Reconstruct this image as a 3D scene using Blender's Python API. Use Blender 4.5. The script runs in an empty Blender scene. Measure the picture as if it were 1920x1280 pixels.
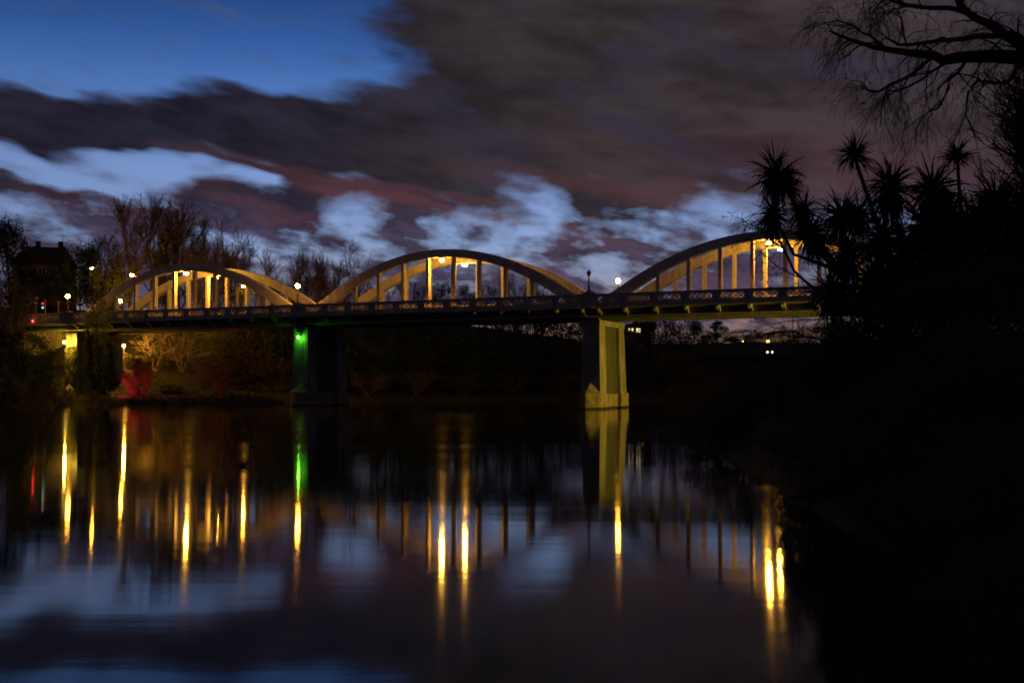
import bpy, math, random
import numpy as np
from mathutils import Vector, Matrix

SC = bpy.context.scene
COL = SC.collection
R = math.radians

# ------------------------------------------------------------------ camera
F = 2047.0           # focal length in photo pixels (photo 1920 wide)
HY = 718.0           # horizon row
HC = 2.97            # eye height above the river
cam = bpy.data.cameras.new("camera")
cam_o = bpy.data.objects.new("camera", cam)
COL.objects.link(cam_o)
cam.sensor_width = 36.0
cam.lens = F / 1920 * 36.0
cam.shift_y = (HY - 640) / 1920
cam.clip_start = 0.1
cam.clip_end = 12000
cam_o.location = (0, 0, HC)
cam_o.rotation_euler = (R(90), 0, 0)
SC.camera = cam_o

# ------------------------------------------------------------------ render settings
SC.view_settings.view_transform = 'Standard'
SC.view_settings.look = 'None'
SC.view_settings.exposure = 0
SC.view_settings.gamma = 1
SC.render.engine = 'CYCLES'
SC.cycles.use_denoising = True
SC.cycles.use_adaptive_sampling = True
SC.cycles.adaptive_threshold = 0.02
SC.cycles.adaptive_min_samples = 8
SC.cycles.max_bounces = 5
SC.cycles.diffuse_bounces = 2
SC.cycles.glossy_bounces = 3
SC.cycles.transparent_max_bounces = 4
SC.cycles.sample_clamp_indirect = 8
SC.cycles.use_light_tree = True
SC.cycles.filter_width = 1.8
SC.cycles.caustics_reflective = False


def lin(r, g, b):
    f = lambda c: (c / 255 / 12.92) if c / 255 <= 0.04045 else ((c / 255 + 0.055) / 1.055) ** 2.4
    return (f(r), f(g), f(b), 1)


# ------------------------------------------------------------------ world: dusk sky with a cloud deck
def build_world():
    w = bpy.data.worlds.new("World")
    SC.world = w
    w.use_nodes = True
    nt = w.node_tree
    N, L = nt.nodes, nt.links
    bg = N["Background"]
    sky = N.new("ShaderNodeTexSky")
    sky.sky_type = 'NISHITA'
    sky.sun_disc = False
    sky.sun_elevation = R(-5)
    sky.sun_rotation = R(0)

    def node(t, **k):
        n = N.new(t)
        for a, b in k.items():
            setattr(n, a, b)
        return n

    def put(n, i, v):
        if hasattr(v, 'is_output'):
            L.new(v, n.inputs[i])
        else:
            n.inputs[i].default_value = v

    def m(op, a, b=0.0, c=None):
        n = node("ShaderNodeMath", operation=op)
        put(n, 0, a); put(n, 1, b)
        if c is not None:
            put(n, 2, c)
        return n.outputs[0]

    def vm(op, a, b=None):
        n = node("ShaderNodeVectorMath", operation=op)
        put(n, 0, a)
        if b is not None:
            put(n, 1, b)
        return n.outputs[0]

    def mixc(f, a, b):
        n = node("ShaderNodeMix", data_type='RGBA')
        put(n, 0, f); put(n, 6, a); put(n, 7, b)
        return n.outputs[2]

    def sstep(v, lo, hi, a=0.0, b=1.0):
        n = node("ShaderNodeMapRange", interpolation_type='SMOOTHSTEP')
        put(n, 0, v); put(n, 1, lo); put(n, 2, hi); put(n, 3, a); put(n, 4, b)
        return n.outputs[0]

    tc = node("ShaderNodeTexCoord")
    sx = node("ShaderNodeSeparateXYZ")
    L.new(tc.outputs["Generated"], sx.inputs[0])
    az = m('MULTIPLY', m('ARCTAN2', sx.outputs[0], sx.outputs[1]), 180 / math.pi)
    el = m('MULTIPLY', m('ABSOLUTE', m('ARCSINE', sx.outputs[2])), 180 / math.pi)
    cb = node("ShaderNodeCombineXYZ")
    put(cb, 0, az); put(cb, 1, el)
    P = cb.outputs[0]

    def noise(vec, scale, detail, rough=0.55, dist=0.0):
        n = node("ShaderNodeTexNoise", noise_dimensions='2D')
        put(n, 'Vector', vec); put(n, 'Scale', scale); put(n, 'Detail', detail)
        put(n, 'Roughness', rough); put(n, 'Distortion', dist)
        return n

    # slanted frame: the long exposure drew the clouds out along a shallow slant
    SL = R(8.5)
    ca, sa = math.cos(SL), math.sin(SL)
    qx = m('ADD', m('MULTIPLY', az, ca), m('MULTIPLY', el, -sa))
    qy = m('ADD', m('MULTIPLY', az, sa), m('MULTIPLY', el, ca))

    def comb(x, y):
        n = node("ShaderNodeCombineXYZ")
        put(n, 0, x); put(n, 1, y)
        return n.outputs[0]
    Q = comb(qx, qy)
    lowf = sstep(el, 6.0, 11.5, 1.0, 0.0)          # 1 near the horizon, 0 overhead
    strx = m('MULTIPLY_ADD', lowf, 0.30, 0.26)     # streaks shorten towards the horizon
    QS = comb(m('MULTIPLY', qx, 0.30), qy)
    QL = comb(m('MULTIPLY', qx, 0.42), qy)
    w1 = noise(QS, 0.42, 3.0, 0.55)
    w2 = noise(QL, 1.05, 4.0, 0.52)
    wv1 = vm('MULTIPLY', vm('SUBTRACT', w1.outputs["Color"], (0.5, 0.5, 0.5)), (4.5, 2.4, 0.0))
    lv = comb(m('MULTIPLY', lowf, 5.0), m('MULTIPLY', lowf, 1.7))
    wv2 = vm('MULTIPLY', vm('SUBTRACT', w2.outputs["Color"], (0.5, 0.5, 0.5)), lv)
    QW = vm('ADD', vm('ADD', Q, wv1), wv2)

    def deg(px, py):
        a = math.atan((px - 960) / F)
        e = math.atan((HY - py) / F * math.cos(a))
        a, e = math.degrees(a), math.degrees(e)
        return a * ca - e * sa, a * sa + e * ca

    sw = node("ShaderNodeSeparateXYZ")
    L.new(QW, sw.inputs[0])

    def bvec(o):
        n = node("ShaderNodeCombineXYZ")
        for i in range(3):
            L.new(o, n.inputs[i])
        return n.outputs[0]
    QX, QY = bvec(sw.outputs[0]), bvec(sw.outputs[1])

    def vmadd(a_, b_, c_):
        n = node("ShaderNodeVectorMath", operation='MULTIPLY_ADD')
        put(n, 0, a_); put(n, 1, b_); put(n, 2, c_)
        return n.outputs[0]

    def kernels(blobs):                 # three soft ellipses at a time, one per vector component
        while len(blobs) % 3:
            blobs = blobs + [(0, -9000, 10, 10, 0.0)]
        for i in range(0, len(blobs), 3):
            cx, cy, kx, ky, wt = [], [], [], [], []
            for px, py, rx, ry, w_ in blobs[i:i + 3]:
                x, y = deg(px, py)
                gf = 1.6 if w_ >= 1.7 else 1.85
                kx.append(35.7 / (rx * gf)); ky.append(35.7 / (ry * gf))
                cx.append(-x * kx[-1]); cy.append(-y * ky[-1]); wt.append(w_ * 0.60 if w_ < 1.7 else w_ * 0.9)
            dx = vmadd(QX, kx, cx)
            dy = vmadd(QY, ky, cy)
            r2 = vmadd(dx, dx, vm('MULTIPLY', dy, dy))
            k = vmadd(r2, [-v for v in wt], wt)
            yield vm('MINIMUM', vm('MAXIMUM', k, (0, 0, 0)), (1, 1, 1))

    def veil(blobs):                    # product of (1 - k) over all ellipses
        acc = None
        for k in kernels(blobs):
            t = vm('SUBTRACT', (1, 1, 1), k)
            acc = t if acc is None else vm('MULTIPLY', acc, t)
        sp = node("ShaderNodeSeparateXYZ")
        L.new(acc, sp.inputs[0])
        return m('MULTIPLY', m('MULTIPLY', sp.outputs[0], sp.outputs[1]), sp.outputs[2])

    # broken cover everywhere, then the banks and gaps in view (px, py, rx, ry, weight)
    big = noise(QS, 0.09, 3.0, 0.6)
    inview = m('MULTIPLY', sstep(m('ABSOLUTE', az), 27.0, 40.0, 1.0, 0.0), sstep(el, 21.0, 30.0, 1.0, 0.0))
    T = m('MULTIPLY_ADD', sstep(big.outputs[0], 0.40, 0.60, 0.7, 0.0), m('SUBTRACT', 1.0, inview), inview)
    clouds_hi = [(1530, 60, 520, 330, 3.0), (1050, 300, 330, 100, 2.0), (1750, 300, 480, 220, 2.5), (930, 60, 150, 90, 1.4),
                 (40, 246, 240, 36, 1.6), (330, 266, 280, 40, 1.8), (670, 288, 270, 52, 2.0), (165, 205, 60, 22, 0.8),
                 (850, 335, 300, 50, 1.8), (60, 316, 160, 15, 0.9), (430, 332, 140, 18, 1.0), (240, 326, 130, 14, 0.8)]
    gaps_hi = [(285, 308, 90, 14, 1.0), (450, 292, 80, 7, 0.5), (150, 364, 360, 34, 1.7), (480, 362, 240, 27, 1.7), (690, 347, 70, 20, 1.0)]
    clouds_lo = [(30, 372, 80, 22, 1.9), (165, 405, 130, 30, 1.8), (100, 455, 280, 40, 2.2),
                 (460, 405, 100, 38, 1.8), (620, 382, 74, 40, 1.7), (600, 440, 56, 46, 1.2),
                 (790, 408, 160, 52, 1.8), (910, 388, 120, 28, 1.7), (720, 496, 320, 46, 1.3), (1130, 410, 130, 50, 1.6),
                 (1210, 455, 120, 42, 1.3), (1250, 505, 330, 44, 1.6), (1470, 490, 360, 70, 1.5), (1260, 360, 230, 30, 1.2), (420, 500, 400, 40, 1.0)]
    gaps_lo = [(645, 435, 42, 40, 1.2), (510, 468, 80, 24, 1.2), (400, 460, 60, 20, 0.7), (690, 395, 34, 26, 0.8), (70, 402, 60, 20, 1.2),
               (1000, 385, 46, 34, 1.3), (945, 422, 60, 22, 1.0), (1030, 435, 36, 40, 0.9), (838, 445, 28, 22, 1.1),
               (975, 480, 90, 24, 1.1), (1085, 494, 80, 18, 1.0), (1120, 530, 90, 15, 0.9), (1375, 386, 74, 20, 1.1),
               (1295, 434, 90, 18, 1.2), (1222, 398, 34, 10, 0.7), (1690, 425, 110, 22, 0.6), (690, 525, 60, 18, 0.6)]
    T = m('MULTIPLY', T, veil(clouds_hi))
    G = veil(gaps_hi)
    T = m('SUBTRACT', 1.0, m('MULTIPLY', m('SUBTRACT', 1.0, T), G))
    T = m('MULTIPLY', T, veil(clouds_lo))
    swy = sw.outputs[1]
    elw = m('ADD', el, m('SUBTRACT', swy, qy))      # warped elevation: a bank lying on the horizon
    T = m('MULTIPLY', T, sstep(elw, 4.6, 6.8, 0.1, 1.0))
    G = veil(gaps_lo)
    T = m('SUBTRACT', 1.0, m('MULTIPLY', m('SUBTRACT', 1.0, T), G))
    hz = sstep(elw, 2.6, 3.9, 0.0, 1.0)
    T = m('SUBTRACT', 1.0, m('MULTIPLY', m('SUBTRACT', 1.0, T), hz))
    fine = noise(QS, 1.1, 3.0, 0.5)
    puff = noise(QL, 0.95, 5.0, 0.55)
    nz = m('ADD', m('MULTIPLY', m('SUBTRACT', fine.outputs[0], 0.5), 1.0),
           m('MULTIPLY', m('MULTIPLY', m('SUBTRACT', sstep(puff.outputs[0], 0.28, 0.72), 0.5), 1.25), lowf))
    dens = m('ADD', m('MULTIPLY', m('SUBTRACT', 1.0, T), m('MULTIPLY_ADD', lowf, -0.30, 1.25)), m('MULTIPLY_ADD', lowf, 0.07, nz))
    a_hi = sstep(dens, -0.05, 1.08)
    a_lo = node('ShaderNodeMapRange')
    put(a_lo, 0, dens); put(a_lo, 1, -0.12); put(a_lo, 2, 0.98)
    alpha = m('MULTIPLY_ADD', m('SUBTRACT', a_lo.outputs[0], a_hi), lowf, a_hi)

    mott0 = noise(QS, 0.5, 4.0, 0.6)
    # clear twilight: Nishita below-horizon sun, graded by elevation (camera balanced cold)
    ramp = node("ShaderNodeValToRGB")
    L.new(m('DIVIDE', el, 60.0), ramp.inputs[0])
    cr = ramp.color_ramp
    stops = [(0.0, (0.10, 0.12, 0.3)), (0.05, (0.19, 0.19, 0.52)), (0.083, (0.24, 0.28, 0.62)), (0.125, (0.31, 0.42, 0.80)), (0.175, (0.39, 0.51, 0.90)),
             (0.20, (0.33, 0.49, 0.90)), (0.25, (0.22, 0.42, 0.88)), (0.283, (0.13, 0.31, 0.74)), (0.333, (0.075, 0.18, 0.44)), (0.6, (0.05, 0.12, 0.35))]
    while len(cr.elements) < len(stops):
        cr.elements.new(0.5)
    for e, (p, c) in zip(cr.elements, stops):
        e.position = p
        e.color = (*c, 1)
    clear = vm('MULTIPLY', vm('MULTIPLY', sky.outputs[0], ramp.outputs[0]), (10.0, 10.0, 10.0))

    wisp = m('MULTIPLY', sstep(m('ADD', fine.outputs[0], m('MULTIPLY', m('SUBTRACT', mott0.outputs[0], 0.5), 0.6)), 0.50, 0.85), 0.14)
    clear = mixc(wisp, clear, lin(112, 122, 150))
    # cloud body colours: brown-grey overhead, slate to the left, mauve low down, warm undersides
    left = sstep(az, -16.0, 4.0, 1.0, 0.0)
    body = mixc(left, lin(52, 45, 46), lin(34, 31, 44))
    rightc = sstep(az, 2.0, 22.0, 0.0, 0.75)
    body = mixc(rightc, body, lin(63, 53, 59))
    lowc = sstep(el, 4.5, 11.0, 1.0, 0.0)
    low_body = mixc(sstep(puff.outputs[0], 0.3, 0.7), lin(36, 34, 52), lin(84, 74, 102))
    body = mixc(lowc, body, low_body)
    mott = mott0
    body = vm('MULTIPLY', body, mixc(sstep(mott.outputs[0], 0.25, 0.75), (0.62, 0.62, 0.64, 1), (1.36, 1.36, 1.34, 1)))
    body = mixc(sstep(w1.outputs[0], 0.45, 0.75, 0.0, 0.7), body, lin(50, 47, 64))
    warm = m('SUBTRACT', 1.0, veil([
        (560, 330, 170, 11, .5), (830, 396, 210, 10, .8), (660, 370, 70, 22, .5), (720, 340, 190, 9, .5),
        (1180, 358, 230, 13, .5), (150, 330, 200, 12, .4), (780, 376, 140, 22, .3), (1480, 330, 330, 50, .15),
        (1720, 335, 220, 50, .3), (1270, 478, 240, 24, .2), (340, 338, 80, 12, .4), (190, 380, 100, 16, .4), (1400, 548, 330, 22, .5), (500, 408, 80, 10, .5)]))
    body = mixc(warm, body, lin(98, 60, 66))
    col = mixc(alpha, clear, body)
    L.new(col, bg.inputs[0])
    bg.inputs[1].default_value = 1.0
    w.cycles.sampling_method = 'MANUAL'
    w.cycles.sample_map_resolution = 512


build_world()

# ------------------------------------------------------------------ helpers
def link(o):
    COL.objects.link(o)
    return o


def tag(o, label=None, cat=None, group=None, kind=None):
    if label: o['label'] = label
    if cat: o['category'] = cat
    if group: o['group'] = group
    if kind: o['kind'] = kind
    return o


def empty(name, loc=(0, 0, 0), rz=0.0, label=None, cat=None, group=None):
    o = link(bpy.data.objects.new(name, None))
    o.location = loc
    o.rotation_euler = (0, 0, rz)
    o.empty_display_size = 0.2
    return tag(o, label, cat, group)


def mesh_obj(name, me, parent=None, loc=(0, 0, 0), rot=(0, 0, 0), scale=(1, 1, 1)):
    o = link(bpy.data.objects.new(name, me))
    o.parent = parent
    o.location = loc
    o.rotation_euler = rot
    o.scale = scale
    return o


class MB:
    def __init__(self):
        self.v, self.f = [], []

    def box(self, x0, x1, y0, y1, z0, z1):
        b = len(self.v)
        self.v += [(x, y, z) for z in (z0, z1) for y in (y0, y1) for x in (x0, x1)]
        self.f += [tuple(b + i for i in q) for q in
                   ((0, 2, 3, 1), (4, 5, 7, 6), (0, 1, 5, 4), (2, 6, 7, 3), (0, 4, 6, 2), (1, 3, 7, 5))]
        return self

    def frustum(self, lo, hi, z0, z1):      # lo/hi = (x0,x1,y0,y1)
        b = len(self.v)
        for (x0, x1, y0, y1), z in ((lo, z0), (hi, z1)):
            self.v += [(x0, y0, z), (x1, y0, z), (x0, y1, z), (x1, y1, z)]
        self.f += [tuple(b + i for i in q) for q in
                   ((0, 2, 3, 1), (4, 5, 7, 6), (0, 1, 5, 4), (2, 6, 7, 3), (0, 4, 6, 2), (1, 3, 7, 5))]
        return self

    def prism(self, poly, a0, a1, axis='y'):   # poly in the other two axes, extruded along axis
        b = len(self.v)
        n = len(poly)
        for a in (a0, a1):
            for p, q in poly:
                self.v.append({'y': (p, a, q), 'x': (a, p, q), 'z': (p, q, a)}[axis])
        self.f.append(tuple(b + i for i in range(n)))
        self.f.append(tuple(b + n + i for i in reversed(range(n))))
        for i in range(n):
            j = (i + 1) % n
            self.f.append((b + j, b + i, b + n + i, b + n + j))
        return self

    def tube(self, pts, rad, sides=6, cap=True):
        b = len(self.v)
        pts = [Vector(p) for p in pts]
        n = len(pts)
        up = Vector((0.31, 0.17, 0.93))
        for i, p in enumerate(pts):
            t = (pts[min(i + 1, n - 1)] - pts[max(i - 1, 0)])
            if t.length < 1e-9: t = Vector((0, 0, 1))
            t.normalize()
            if abs(t.dot(up)) > 0.95: up = Vector((0.9, 0.3, 0.1))
            u = t.cross(up).normalized()
            w = u.cross(t)
            r = rad[i] if hasattr(rad, '__len__') else rad
            for k in range(sides):
                a = 2 * math.pi * k / sides
                q = p + (u * math.cos(a) + w * math.sin(a)) * r
                self.v.append((q.x, q.y, q.z))
        for i in range(n - 1):
            for k in range(sides):
                k2 = (k + 1) % sides
                self.f.append((b + i * sides + k, b + i * sides + k2, b + (i + 1) * sides + k2, b + (i + 1) * sides + k))
        if cap and sides > 2:
            self.f.append(tuple(b + k for k in reversed(range(sides))))
            self.f.append(tuple(b + (n - 1) * sides + k for k in range(sides)))
        return self

    def lathe(self, prof, c=(0, 0, 0), sides=12):   # prof = [(r,z)...]
        b = len(self.v)
        for r, z in prof:
            for k in range(sides):
                a = 2 * math.pi * k / sides
                self.v.append((c[0] + r * math.cos(a), c[1] + r * math.sin(a), c[2] + z))
        n = len(prof)
        for i in range(n - 1):
            for k in range(sides):
                k2 = (k + 1) % sides
                self.f.append((b + i * sides + k, b + i * sides + k2, b + (i + 1) * sides + k2, b + (i + 1) * sides + k))
        self.f.append(tuple(b + k for k in reversed(range(sides))))
        self.f.append(tuple(b + (n - 1) * sides + k for k in range(sides)))
        return self

    def sphere(self, c, r, sides=12, rings=8, sz=1.0):
        prof = [(max(1e-3, r * math.sin(math.pi * i / rings)), -r * sz * math.cos(math.pi * i / rings)) for i in range(rings + 1)]
        return self.lathe(prof, c, sides)

    def mesh(self, name, mat, smooth=False):
        me = bpy.data.meshes.new(name)
        me.from_pydata(self.v, [], self.f)
        if mat: me.materials.append(mat)
        if smooth: me.polygons.foreach_set('use_smooth', [True] * len(me.polygons))
        me.update()
        return me

    def build(self, name, mat, parent=None, smooth=False, **k):
        return mesh_obj(name, self.mesh(name, mat, smooth), parent, **k)


# ------------------------------------------------------------------ materials
def mat(name, c1, c2=None, scale=3.0, rough=0.85, detail=5.0, bump=0.0, spec=0.3, stretch=(1, 1, 1), c3=None, streak=0.0):
    m = bpy.data.materials.new(name)
    m.use_nodes = True
    nt = m.node_tree
    b = nt.nodes["Principled BSDF"]
    b.inputs["Roughness"].default_value = rough
    b.inputs["Specular IOR Level"].default_value = spec
    if c2 is None:
        c2 = tuple(x * 0.6 for x in c1)
    tcn = nt.nodes.new("ShaderNodeTexCoord")
    mp = nt.nodes.new("ShaderNodeMapping")
    mp.inputs[3].default_value = stretch
    nt.links.new(tcn.outputs["Object"], mp.inputs[0])
    nz = nt.nodes.new("ShaderNodeTexNoise")
    nz.inputs["Scale"].default_value = scale
    nz.inputs["Detail"].default_value = detail
    nz.inputs["Roughness"].default_value = 0.62
    nt.links.new(mp.outputs[0], nz.inputs["Vector"])
    rp = nt.nodes.new("ShaderNodeValToRGB")
    rp.color_ramp.elements[0].position = 0.3
    rp.color_ramp.elements[0].color = (*c2, 1)
    rp.color_ramp.elements[1].position = 0.68
    rp.color_ramp.elements[1].color = (*c1, 1)
    if c3:
        e = rp.color_ramp.elements.new(0.42)
        e.color = (*c3, 1)
    nt.links.new(nz.outputs[0], rp.inputs[0])
    colour = rp.outputs[0]
    if streak:                                  # rain streaks running down, and lift joints across
        m2 = nt.nodes.new("ShaderNodeMapping")
        m2.inputs[3].default_value = (2.6, 2.6, 0.16)
        nt.links.new(tcn.outputs["Object"], m2.inputs[0])
        n2 = nt.nodes.new("ShaderNodeTexNoise")
        n2.inputs["Scale"].default_value = 1.3
        n2.inputs["Detail"].default_value = 6
        nt.links.new(m2.outputs[0], n2.inputs["Vector"])
        r2 = nt.nodes.new("ShaderNodeMapRange")
        for i_, v_ in ((1, 0.36), (2, 0.62), (3, 1.0 - streak), (4, 1.12)):
            r2.inputs[i_].default_value = v_
        nt.links.new(n2.outputs[0], r2.inputs[0])
        sc_ = nt.nodes.new("ShaderNodeVectorMath")
        sc_.operation = 'SCALE'
        nt.links.new(colour, sc_.inputs[0])
        nt.links.new(r2.outputs[0], sc_.inputs["Scale"])
        colour = sc_.outputs[0]
    nt.links.new(colour, b.inputs["Base Color"])
    if bump:
        bp = nt.nodes.new("ShaderNodeBump")
        bp.inputs["Strength"].default_value = bump
        bp.inputs["Distance"].default_value = 0.05
        nt.links.new(nz.outputs[0], bp.inputs["Height"])
        nt.links.new(bp.outputs[0], b.inputs["Normal"])
    return m


def emit(name, col, strength):
    m = bpy.data.materials.new(name)
    m.use_nodes = True
    nt = m.node_tree
    b = nt.nodes["Principled BSDF"]
    b.inputs["Base Color"].default_value = (0.3, 0.3, 0.3, 1)
    b.inputs["Emission Color"].default_value = (*col, 1)
    b.inputs["Emission Strength"].default_value = strength
    return m


M = {}
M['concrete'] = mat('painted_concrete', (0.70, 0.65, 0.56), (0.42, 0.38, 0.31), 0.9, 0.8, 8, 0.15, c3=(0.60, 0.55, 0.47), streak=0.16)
M['parapet'] = mat('weathered_parapet_concrete', (0.56, 0.52, 0.48), (0.34, 0.31, 0.29), 1.4, 0.85, 8, 0.2, streak=0.3)
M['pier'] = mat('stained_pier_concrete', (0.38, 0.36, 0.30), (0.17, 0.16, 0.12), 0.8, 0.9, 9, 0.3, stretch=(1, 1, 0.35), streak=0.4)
M['pier_web'] = mat('shade_toned_pier_wall', (0.10, 0.10, 0.07), (0.06, 0.06, 0.04), 0.8, 0.95, 8, 0.3, stretch=(1, 1, 0.35))  # shade of the recess put into the wall colour, darker than the columns
M['pier_base'] = mat('algae_stained_base', (0.44, 0.35, 0.20), (0.16, 0.12, 0.07), 1.6, 0.9, 9, 0.5, streak=0.4)
M['tide'] = mat('weedy_tide_line', (0.035, 0.04, 0.02), (0.015, 0.018, 0.01), 3, 0.6)
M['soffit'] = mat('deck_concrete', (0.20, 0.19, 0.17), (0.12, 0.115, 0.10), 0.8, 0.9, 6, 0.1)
M['asphalt'] = mat('asphalt', (0.06, 0.06, 0.06), (0.04, 0.04, 0.04), 6, 0.9, 6, 0.2)
M['paint'] = mat('road_paint', (0.7, 0.7, 0.66), (0.5, 0.5, 0.47), 3, 0.7)
M['red_post'] = mat('dark_red_iron', (0.22, 0.045, 0.03), (0.13, 0.03, 0.02), 5, 0.5)
M['steel'] = mat('galvanised_steel', (0.35, 0.35, 0.35), (0.25, 0.25, 0.26), 6, 0.5)
M['yellow'] = mat('signal_yellow', (0.7, 0.48, 0.03), (0.5, 0.34, 0.02), 6, 0.5)
M['black'] = mat('black_housing', (0.02, 0.02, 0.02), (0.012, 0.012, 0.012), 6, 0.6)
M['soil'] = mat('river_bank', (0.045, 0.045, 0.02), (0.025, 0.02, 0.012), 0.25, 0.95, 9, 0.6)
M['bark'] = mat('bare_bark', (0.16, 0.115, 0.08), (0.08, 0.06, 0.045), 6, 0.95, 5, 0.3)
M['bark_dark'] = mat('dark_bark', (0.05, 0.038, 0.03), (0.03, 0.022, 0.018), 6, 0.95, 5, 0.3)
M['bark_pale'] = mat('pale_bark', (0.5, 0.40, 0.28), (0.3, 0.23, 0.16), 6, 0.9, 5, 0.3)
M['twig_red'] = mat('reddish_twigs', (0.14, 0.06, 0.045), (0.08, 0.035, 0.03), 6, 0.95)
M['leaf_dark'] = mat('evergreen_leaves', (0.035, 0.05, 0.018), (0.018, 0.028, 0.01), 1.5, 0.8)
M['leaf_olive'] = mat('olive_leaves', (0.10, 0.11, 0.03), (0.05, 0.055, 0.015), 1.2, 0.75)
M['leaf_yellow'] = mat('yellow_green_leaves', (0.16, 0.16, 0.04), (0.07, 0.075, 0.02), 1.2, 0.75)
M['leaf_near'] = mat('near_bank_leaves', (0.10, 0.105, 0.05), (0.045, 0.05, 0.025), 2, 0.9, spec=0.2)  # leaf green of the right bank shrubs and grass
M['sword'] = mat('sword_leaves', (0.04, 0.05, 0.02), (0.02, 0.026, 0.012), 2, 0.8, spec=0.1)
M['roof'] = mat('dark_roof_tiles', (0.05, 0.032, 0.028), (0.03, 0.02, 0.018), 2, 0.9)
M['wall'] = mat('rendered_house_wall', (0.22, 0.19, 0.17), (0.16, 0.14, 0.12), 1, 0.9)
M['brick'] = mat('chimney_brick', (0.12, 0.05, 0.035), (0.07, 0.03, 0.025), 4, 0.9)
M['glass_dark'] = mat('dark_pane', (0.02, 0.02, 0.025), (0.015, 0.015, 0.02), 1, 0.15, spec=0.5)
SOD = (1.0, 0.45, 0.045)
M['sodium'] = emit('sodium_glow', SOD, 1900)
M['globe'] = emit('lantern_glow', (1.0, 0.41, 0.04), 240)
M['street'] = emit('streetlight_glow', (1.0, 0.44, 0.04), 1100)
M['street_dim'] = emit('streetlight_far_glow', (1.0, 0.42, 0.04), 400)
M['path'] = emit('path_lamp_glow', (1.0, 0.46, 0.045), 2100)
M['pierlamp'] = emit('pier_lamp_glow', (1.0, 0.62, 0.05), 1800)
M['green'] = emit('green_lamp_glow', (0.10, 1.0, 0.03), 170)
M['redlamp'] = emit('red_lamp_glow', (1.0, 0.03, 0.02), 22)
M['redflood'] = emit('red_flood_glow', (1.0, 0.01, 0.07), 9000)
M['flood'] = emit('amber_flood_glow', (1.0, 0.66, 0.06), 9500)
M['win'] = emit('lit_window', (1.0, 0.85, 0.45), 1.6)
M['sig_r'] = emit('signal_red', (1.0, 0.02, 0.12), 6)
M['sig_g'] = emit('signal_green', (0.02, 0.9, 0.75), 6)
M['sig_p'] = emit('signal_purple', (0.35, 0.3, 1.0), 2)
M['white_l'] = emit('white_lamp', (1.0, 0.95, 0.75), 5)
M['orange_l'] = emit('orange_lamp', (1.0, 0.42, 0.05), 14)

# ------------------------------------------------------------------ layout: the bridge line and the river
X1, D1, TH = -27.701, 140.818, 0.42636
DV = (math.cos(TH), -math.sin(TH))
NV = (math.sin(TH), math.cos(TH))
W_ALL = 10.43
ARCH_Y = (1.80, 8.63)
M_END = 0.0157


def BP(t, w, z=0.0):
    return Vector((X1 + 40 * t * DV[0] + w * NV[0], D1 + 40 * t * DV[1] + w * NV[1], z))


def at(px, depth, z=0.0):
    return Vector(((px - 960) / F * depth, depth, z))


def zof(py, depth):
    return HC + (HY - py) / F * depth


RIVER = [(5.0, 4.5), (5.4, 11), (6.6, 20), (7.4, 28), (8.0, 36), (8.8, 46), (22, 62), (42, 92), (70, 130), (150, 175), (600, 330),
         (600, 480), (150, 240), (60, 215), (10, 196), (-20, 174), (-38, 156), (-56, 146), (-66, 126), (-85, 108), (-140, 75), (-400, -60),
         (-400, -220), (-120, -45), (-30, 0.5), (-6, 3.5)]


def river_sd(x, y):
    x = np.asarray(x, float); y = np.asarray(y, float)
    d = np.full(x.shape, 1e9)
    inside = np.zeros(x.shape, bool)
    n = len(RIVER)
    for i in range(n):
        ax, ay = RIVER[i]; bx, by = RIVER[(i + 1) % n]
        ex, ey = bx - ax, by - ay
        t = np.clip(((x - ax) * ex + (y - ay) * ey) / (ex * ex + ey * ey), 0, 1)
        d = np.minimum(d, np.hypot(x - ax - t * ex, y - ay - t * ey))
        c = ((ay > y) != (by > y)) & (x < (bx - ax) * (y - ay) / (by - ay + 1e-12) + ax)
        inside ^= c
    return np.where(inside, -d, d)


def ss(a, b, v):
    t = np.clip((v - a) / (b - a), 0, 1)
    return t * t * (3 - 2 * t)


def ground(x, y):
    x = np.asarray(x, float); y = np.asarray(y, float)
    sd = river_sd(x, y)
    # which bank: right of the mid line = the camera's bank
    side = (x - X1) * DV[0] + (y - D1) * DV[1] > 25 + 0 * x
    near = ss(8, 105, y)
    h_right = 1.35 + 10.2 * near
    rb = side | (y < 20)
    zr = -0.1 + h_right * (1 - (1 - np.clip(sd / (4 + 14 * near), 0, 1)) ** 2)
    zl = -0.1 + 1.3 * (1 - (1 - np.clip(sd / 5.0, 0, 1)) ** 2) + 1.0 * ss(4, 16, sd) + 9.4 * ss(14, 34, sd)
    z = np.where(sd > 0, np.where(rb, zr, zl), -1.6 * np.clip(-sd / 4, 0, 1) - 0.1)
    bump = 0.35 * np.sin(x * 0.31 + 1.3 * np.sin(y * 0.17)) * np.sin(y * 0.27 + 0.6 * np.sin(x * 0.21)) * ss(4, 20, sd)
    hill = np.where(~side, 6.0 * ss(25, 80, sd) * ss(120, 170, y), 0) * ss(40, -20, x)
    return z + bump * ss(20, 60, y) + hill


def gz(x, y):
    return float(ground(np.array([x]), np.array([y]))[0])


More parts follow.
